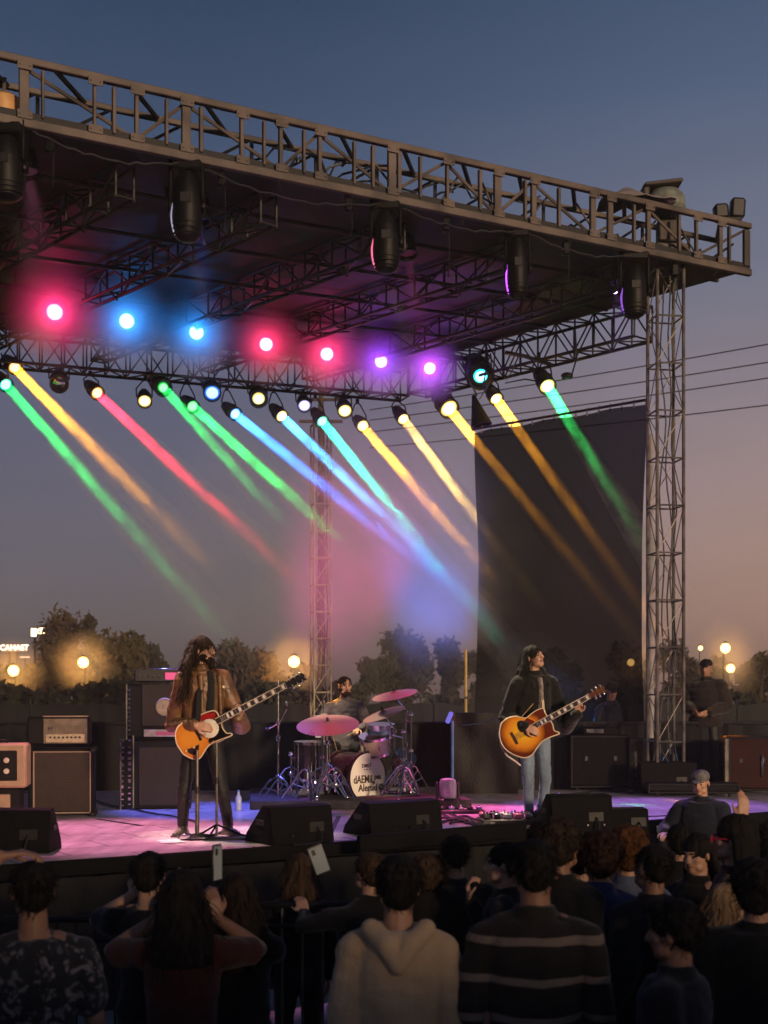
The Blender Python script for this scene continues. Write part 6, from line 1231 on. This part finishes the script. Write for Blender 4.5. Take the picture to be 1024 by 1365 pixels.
b = MB(); b.path([pt2(x, y, -.05) for x, y in ((676,957),(667.5,965),(665,978),(668,995),(676,1008),(688,1016),(694,1021))], .009, 6); b.build('pale_cable', mat('cable_pale', (.6,.5,.5), .4), g2)
b = MB(); b.tube(pt2(696,955,.03), pt2(711,938,.05), .004); tag(b.build('drum_stick', mat('stick_wood', (.55,.36,.16), .5)), 'thin pale stick held in the right hand of the man with the acoustic guitar', 'stick').location = org2
b = MB(); pts = [T(.09,.12,1.38), T(.05,.03,1.49), T(.0,-.10,1.40), T(.0,-.165,1.2), T(.0,-.185,1.02)]
for i in range(len(pts)-1):
    for u in range(5): q = pts[i].lerp(pts[i+1], u/5); b.v += [q-I2['R3'] @ V((.014,0,0)), q+I2['R3'] @ V((.014,0,0))]
for i in range(len(b.v)//2-1): b.f.append([2*i,2*i+1,2*i+3,2*i+2]); b.m.append(0)
o = b.build('strap', mat('strap_tan', (.5,.4,.28), .6), body2); sd = o.modifiers.new('t','SOLIDIFY'); sd.thickness = .006
# ---------------------------------------------------------------- drummer
db = V((-.50, 16.45, RISER)); dA = {'R': dict(e=(-.30,-.05,.82), w=(-.22,-.33,.80), hd=(.1,-.9,-.15), pn=(0,0,-1), curl=.9), 'L': dict(e=(.29,-.06,.80), w=(.13,-.34,.74), hd=(-.3,-.9,-.1), pn=(0,0,-1), curl=.9)}
dL = {'R': dict(k=(-.22,-.42,.50), a=(-.22,-.40,.09)), 'L': dict(k=(.22,-.42,.50), a=(.24,-.42,.09))}
body3, I3 = person('drummer with short dark hair in a grey shirt seated behind the drum kit', db, 1.78, .12, 'band members on stage', hair='crew', hcol='dark', top='long', topm=clothmat('drummer_grey', (.12,.10,.11), .35), seated=.55, beard=1, arms=dA, legs=dL, head_yaw=.25, head_tilt=.03, vox=.0085, facevox=.0068, lean=(0,-.05), width=1.08)
for sg, a, hd in ((-1, I3['A']['R'], V((.1,-.25,-.3))), (1, I3['A']['L'], V((-.1,-.3,-.05)))):
    b = MB(); q = db+a[2]+a[3].normalized()*.07; b.tube(q-hd*.3, q+hd*.95, .008, .005); tag(b.build('drum_stick', MATS['stick_wood']), 'pale drum stick in the %s hand of the seated drummer' % ('right' if sg < 0 else 'left'), 'stick')
b = MB(); b.lathe([(.04,0),(.045,.08),(.035,.16),(.02,.2),(.018,.26)], n=14); o = b.build('cup', mat('cup_white', (.6,.55,.65), .3), None); o.location = P(425, 983, 15.35); tag(o, 'pale bottle like beaker standing on the floor tom', 'beaker')
# ---------------------------------------------------------------- dim figures at the back right
p = on_deck(822, 1052); person('dim person in dark clothes sitting by the amplifier case in the dark', V((p.x, p.y+.4, STAGE)), 1.72, .2, 'stage crew in the shadows', hair='cap', hcol='black', topm=clothmat('crew_navy', (.014,.014,.022)), legs={'R': dict(k=(-.18,-.4,.5), a=(-.2,-.42,.09)), 'L': dict(k=(.18,-.4,.5), a=(.2,-.42,.09))}, seated=.62, head_tilt=.35, skin='skin2')
p = on_deck(946, 1052); person('tall person in a long dark coat and cap standing right of the tower', V((p.x, p.y+.2, STAGE)), 1.78, -.5, 'stage crew in the shadows', hair='cap', hcol='black', top='puffer', topm=clothmat('crew_coat', (.02,.015,.013)), arms={'R': dict(e=(-.26,0,1.12), w=(-.12,-.26,1.06)), 'L': dict(e=(.27,.02,1.12), w=(.1,-.24,1.04))}, head_tilt=.15, skin='skin2', width=1.1)
# man in the pit in front of the stage, leaning
pm = P(926, 1052, 12.6); body4, I4 = person('man in a grey knit cap and dark jacket leaning at the stage edge', V((pm.x+.08, pm.y, 0)), 1.75, -.55, None, hair='cap', hcol='grey', top='jacket', topm=clothmat('pit_navy', (.014,.017,.03)), arms={'R': dict(e=(-.36,-.05,1.16), w=(-.26,-.32,1.16), hd=(.2,-.9,-.1), pn=(0,0,-1), curl=.3), 'L': dict(e=(.24,-.02,1.1), w=(.1,-.26,1.02))}, vox=.009, facevox=.007, head_tilt=.2, lean=(0,-.05), width=1.08)
# ---------------------------------------------------------------- the crowd
CG = 'crowd watching from the pit'
UP = math.pi
def crowd(label, px, py, Y, yaw=0, dh=.115, **kw):
    p = P(px, py, Y); H = (p.z+dh); s_ = H/1.75; 
    return person(label, V((p.x, Y, .012)), H, UP+yaw, CG, **kw)
def up_arms(sides='RL', z=1.52, out=.2, fwd=-.18, **k):
    d = {}
    for sd in sides: sg = -1 if sd == 'R' else 1; d[sd] = dict(e=(sg*(.30+out*.2), -.10+fwd*.3, 1.36), w=(sg*.14, fwd, z), hd=(-sg*.25,-.15,1), pn=(-sg*.3,-.9,0), curl=.55, **k)
    return d
jm = clothmat
crowd('man in a blotched dark floral shirt with a hand on his head, left edge', 44, 1190, 5.2, .35, hair='crew', hcol='black', top='tee', topm=pattern_blotch('floral', (.022,.022,.025), (.2,.18,.18), (.09,.08,.09), 22), skin='skin2', arms={'L': dict(e=(.37,.0,1.54), w=(.125,.02,1.775), hd=(-.9,.0,.12), pn=(0,0,-1), curl=.5)}, vox=.009, width=1.04)
crowd('person with short dark hair raising both bare arms left of the woman in dark red', 199, 1170, 6.6, -.1, hair='short', hcol='black', top='tee', topm=jm('c_black1', (0.0077,0.0072,0.0077)), arms=up_arms(z=1.50), vox=.009)
crowd('woman with long dark hair in a dark red t shirt raising her arms', 243, 1200, 5.7, .05, hair='long', hcol='black', top='tee', topm=jm('c_darkred', (.055,.014,.011)), skin='skin2', arms=up_arms(z=1.50, fwd=-.22), vox=.009, hairlen=.26, strands=250)
crowd('person with long dark hair in black holding a glowing phone up on the left', 316, 1203, 6.1, .1, hair='long', hcol='dark', top='long', topm=jm('c_black2', (0.0066,0.0066,0.0066)), arms={'R': dict(e=(-.2,-.25,1.3), w=(-.02,-.4,1.5), hd=(0,-.1,1), pn=(0,-1,0), curl=.7), 'L': dict(e=(.26,-.12,1.3), w=(.17,-.3,1.45), hd=(-.2,-.1,1), pn=(-1,-.2,0), curl=.6)}, vox=.009, hairlen=.36, strands=250)
crowd('person with light brown shoulder hair in black behind the white phone', 398, 1168, 7.7, .35, hair='long', hcol='brown', top='long', topm=jm('c_black3', (0.0066,0.0066,0.0072)), hairlen=.28, strands=200, vox=.011)
crowd('person bending left with an arm stretched out to a white phone', 492, 1168, 7.2, .7, hair='short', hcol='brown', top='long', topm=jm('c_black4', (0.0072,0.0066,0.0066)), arms={'L': dict(e=(.28,-.3,1.30), w=(.14,-.46,1.34), hd=(-.05,-.6,.8), pn=(-.3,-.5,-.4), curl=.7)}, vox=.009)
crowd('person with brown hair just behind the hooded man', 570, 1172, 7.4, 0, hair='curly', hcol='brown', topm=jm('c_black5', (0.0072,0.0066,0.0066)))
hb_, hI = crowd('man with black hair in a beige hooded sweatshirt seen from behind', 531, 1184, 5.25, .0, hair='short', hcol='black', top='hoodie', topm=jm('c_beige', (.58,.40,.235), .35, .3, .1), width=.92, vox=.009)
crowd('person in a dark jacket with a tan scarf behind the hooded man', 606, 1142, 7.4, .15, hair='crew', hcol='dark', top='jacket', topm=jm('c_brownblack', (.012,.009,.008)))
crowd('person seen in profile facing left with a hand at the chin', 672, 1156, 7.0, 1.45, hair='short', hcol='black', topm=jm('c_black6', (0.0072,0.0066,0.0072)), arms={'R': dict(e=(-.2,-.1,1.18), w=(-.06,-.2,1.42), hd=(.2,-.1,1), pn=(0,1,0), curl=.8)}, facevox=.008)
st_, sI = crowd('tall man with cropped hair in a dark striped sweater seen from behind', 713, 1160, 5.2, -.05, hair='crew', hcol='black', top='long', topm=pattern_stripes('striped', (.024,.018,.015), (.22,.165,.13), .155, 1.345, .2), width=1.06, skin='skin2', vox=.009)
crowd('person with a big curly dark hairdo turning right beside the striped sweater', 747, 1130, 6.6, -.75, hair='curly', hcol='dark', topm=jm('c_black7', (0.0066,0.0066,0.0066)), skin='skin2', facevox=.008)
crowd('person with reddish brown hair in a blue shirt in the middle of the crowd', 798, 1146, 6.7, .15, hair='curly', hcol='red', top='long', topm=jm('c_blue', (.035,.045,.14)), width=1.0)
bp_body, bpI = crowd('person with orange lit hair wearing a black backpack', 836, 1138, 7.0, 0, hair='curly', hcol='orange_lit', top='long', topm=jm('c_bluegrey', (.09,.11,.17)))  # the orange light on this head is put into its hair colour
crowd('person with short dark hair and a pale collar facing left behind the backpack', 868, 1160, 6.5, .6, hair='crew', hcol='black', top='jacket', topm=jm('c_black8', (0.0072,0.0072,0.0077)), skin='skin2')
crowd('person with black hair hidden low in front of the leaning man', 905, 1126, 8.4, .1, hair='short', hcol='black', topm=jm('c_black9', (0.0066,0.0066,0.0072)))
crowd('woman with black hair looking back over her shoulder on the right', 929, 1143, 7.6, 2.3, hair='long', hcol='black', top='long', topm=jm('c_black10', (0.0066,0.0066,0.0072)), facevox=.008, head_tilt=.15, hairlen=.3)
rb, rI = crowd('person in red rimmed glasses facing left under violet light on the right', 978, 1120, 6.9, 1.15, hair='long', hcol='black', topm=jm('c_maroon', (.05,.012,.014)), facevox=.008, hairlen=.24)
crowd('person with shiny black curls at the right edge of the crowd', 1008, 1190, 5.7, -.2, hair='curly', hcol='black', top='jacket', topm=jm('c_black11', (0.0055,0.0055,0.0060)))
crowd('person with long blond hair facing right at the right edge', 972, 1216, 6.2, -1.15, hair='long', hcol='blond', top='long', topm=jm('c_red2', (.10,.015,.02)), facevox=.008, hairlen=.34, strands=300)
crowd('man with short black hair in a black jacket seen in profile facing left, front right', 898, 1247, 4.95, 1.1, hair='quiff', hcol='black', top='jacket', topm=jm('c_black12', (.010,.0095,.012)), skin='skin2', facevox=.0065, vox=.009, head_tilt=.12)
crowd('person raising one bare hand at the right edge of the crowd', 1030, 1120, 8.0, .1, hair='short', hcol='brown', topm=jm('c_black13', (0.0066,0.0066,0.0066)), arms={'L': dict(e=(.24,-.1,1.5), w=(.14,-.14,1.74), hd=(-.05,0,1), pn=(0,-1,0), curl=.25)}, vox=.009)
crowd('person with dark hair behind the striped sweater man, head just showing', 722, 1122, 8.2, .0, hair='short', hcol='black', topm=jm('c_black14', (0.0066,0.0066,0.0066)))
crowd('person with black hair far right beside the shiny curls', 1022, 1155, 6.9, .0, hair='short', hcol='black', topm=jm('c_black15', (0.0066,0.0066,0.0066)))
crowd('person with dark hair between the curly hairdo and reddish hair', 772, 1150, 7.5, .0, hair='short', hcol='black', topm=jm('c_black16', (0.0066,0.0066,0.0066)))
T, R3, s = hI['T'], hI['R3'], hI['s']
child_blob('hood', hb_, lambda b: (b.cone(T(.115,-.03,1.455),.03*s,T(.105,.06,1.475),.042*s), b.cone(T(-.115,-.03,1.455),.03*s,T(-.105,.06,1.475),.042*s), b.cone(T(.105,.06,1.475),.042*s,T(.045,.125,1.43),.045*s), b.cone(T(-.105,.06,1.475),.042*s,T(-.045,.125,1.43),.045*s), b.cone(T(.045,.125,1.43),.045*s,T(0,.145,1.35),.036*s), b.cone(T(-.045,.125,1.43),.045*s,T(0,.145,1.35),.036*s), b.ell(T(0,.10,1.43),(.09*s,.05*s,.05*s),R3)), MATS['cloth_c_beige'], .010, 3, lambda c: .004*mnoise.noise(c*11))
b = MB(); b.lathe([(.066*sI['s'],0),(.078*sI['s'],0),(.070*sI['s'],.035*sI['s']),(.064*sI['s'],.035*sI['s'])], sI['T'](0,.014,1.455), (0,.12,1), 22, True); b.build('collar', mat('collar_pale', (.2,.15,.13), .9), st_)
# things the crowd holds and wears
def phone(label, px, py, Y, rz, roll=0, glow=None, h=.15, w_=.075):
    p = P(px, py, Y); t = thing('phone', label, 'phone', p, rz, 'phones held up in the crowd'); Rr = Matrix.Rotation(roll, 3, 'Y'); b = MB(); b.rbox((0,0,0), (w_,.010,h), .004, Rr); b.build('case', mat('phone_white', (.13,.11,.085), .4, 0, .1, 20) if glow is None else M['black'], t)
    b = MB(); b.rbox((0,-.0065,0), (w_*.9,.003,h*.9), .001, Rr); b.build('screen', emit('phone_screen', (.85,.75,.6), .12), t)
    b = MB(); b.rbox(Rr @ V((-w_*.2,-.009,h*.3)), (.02,.003,.03), .001, Rr); b.build('camera_bump', M['black'], t)
phone('narrow phone with a lit edge held up against the stage front on the left', 289, 1150, 5.95, 1.15, 0, .9, .17)
phone('white phone held out on a stretched arm before the stage front', 425, 1146, 6.85, .35, -.35, None, .155, .085)
# backpack
T, R3, s = bpI['T'], bpI['R3'], bpI['s']; loc = bp_body.location
t = thing('backpack', 'black backpack with grey piping worn in the middle of the crowd', 'backpack', loc)
me_f = lambda b: (b.loft([(T(0,.20,z), rx*s, ry*s) for z, rx, ry in ((.92,.13,.07),(.95,.155,.085),(1.12,.165,.095),(1.28,.155,.085),(1.38,.125,.065),(1.41,.08,.04))], 20, R3))
o = child_blob('bag', t, me_f, jm('pack_black', (0.0066,0.0066,0.0077)), .012, 3, lambda c: .006*mnoise.noise(c*8))
b = MB(); b.path([T(-.15,.24,.98), T(-.15,.25,1.2), T(-.11,.25,1.36), T(0,.24,1.415), T(.11,.25,1.36), T(.15,.25,1.2), T(.15,.24,.98)], .009, 6); b.build('piping', mat('pipe_grey', (.35,.35,.4), .6), t)
b = MB(); 
for sg in (-1,1): b.path([T(sg*.10,.15,1.40), T(sg*.115,.05,1.485), T(sg*.12,-.10,1.40), T(sg*.13,-.13,1.2)], .018, 6)
b.build('strap', jm('strap_grey', (.16,.16,.18)), t)
# scarf, glasses
HDq = rI['HD']; b = MB()
for sg in (-1,1): b.path([HDq(sg*.031+.024*math.cos(a*.524), -.096, .002+.017*math.sin(a*.524)) for a in range(13)], .0035, 5)
b.path([HDq(-.055,-.092,.006), HDq(-.078,-.02,.006), HDq(-.08,.02,.0)], .003, 5); b.path([HDq(.055,-.092,.006), HDq(.078,-.02,.006), HDq(.08,.02,.0)], .003, 5); b.path([HDq(-.008,-.1,.004), HDq(.008,-.1,.004)], .003, 5)
o = b.build('glasses', mat('frame_red', (.7,.03,.08), .3), None); o.location = rb.location; tag(o, 'red rimmed glasses on the face under violet light', 'glasses')

# ---------------------------------------------------------------- pieces that belong to a part go one level deeper
SUB = dict(knob=('front_panel','top'), control_strip=('front_panel',), switch=('front_panel',), vent=('front_panel',), lug=('shell',), claw=('hoop',), lettering=('front_head','board'), beater_patch=('front_head',), tuning_peg=('headstock',),
 fingerboard=('neck',), fret=('neck',), inlay=('neck',), neck_binding=('neck',), lens_core=('lens',), cooling_fin=('body',), cooling_rib=('body',), display_panel=('body',), tilt_knob=('yoke',), speaker_ring=('upper_grille',), speaker_cone=('upper_grille',),
 rack_unit=('upper_box',), latch=('box',), caster=('box',), handle=('box','cabinet'), wing_nut=('cymbal',), side_plate=('cabinet',), bolt=('cabinet',), jack_plate=('cabinet',), collar=('shirt',), hood=('hoodie','jacket'), lapel=('jacket',), badge=('jacket',), camera_bump=('case',), chain=('motor',),
 bridge=('top',), sound_hole=('top',), rosette=('top',), pickguard=('top',), white_disc=('top',), disc_bracket=('top',), red_plate=('top',), black_pickguard=('top',), control_plate=('top',), tailpiece=('top',), piping=('bag','box'), corner_cap=('box',), lamp_hood=('pole',), crossarm=('post',))
base_of = lambda o: re_.sub(r'\.\d+$', '', o.name)
import re as re_
for o in list(COL.objects):
    k = base_of(o)
    if o.parent is None or k not in SUB or o.children: continue
    sib = [c for c in o.parent.children if base_of(c) in SUB[k] and c is not o and c.location.length < 1e-6]
    if sib: o.parent = sib[0]
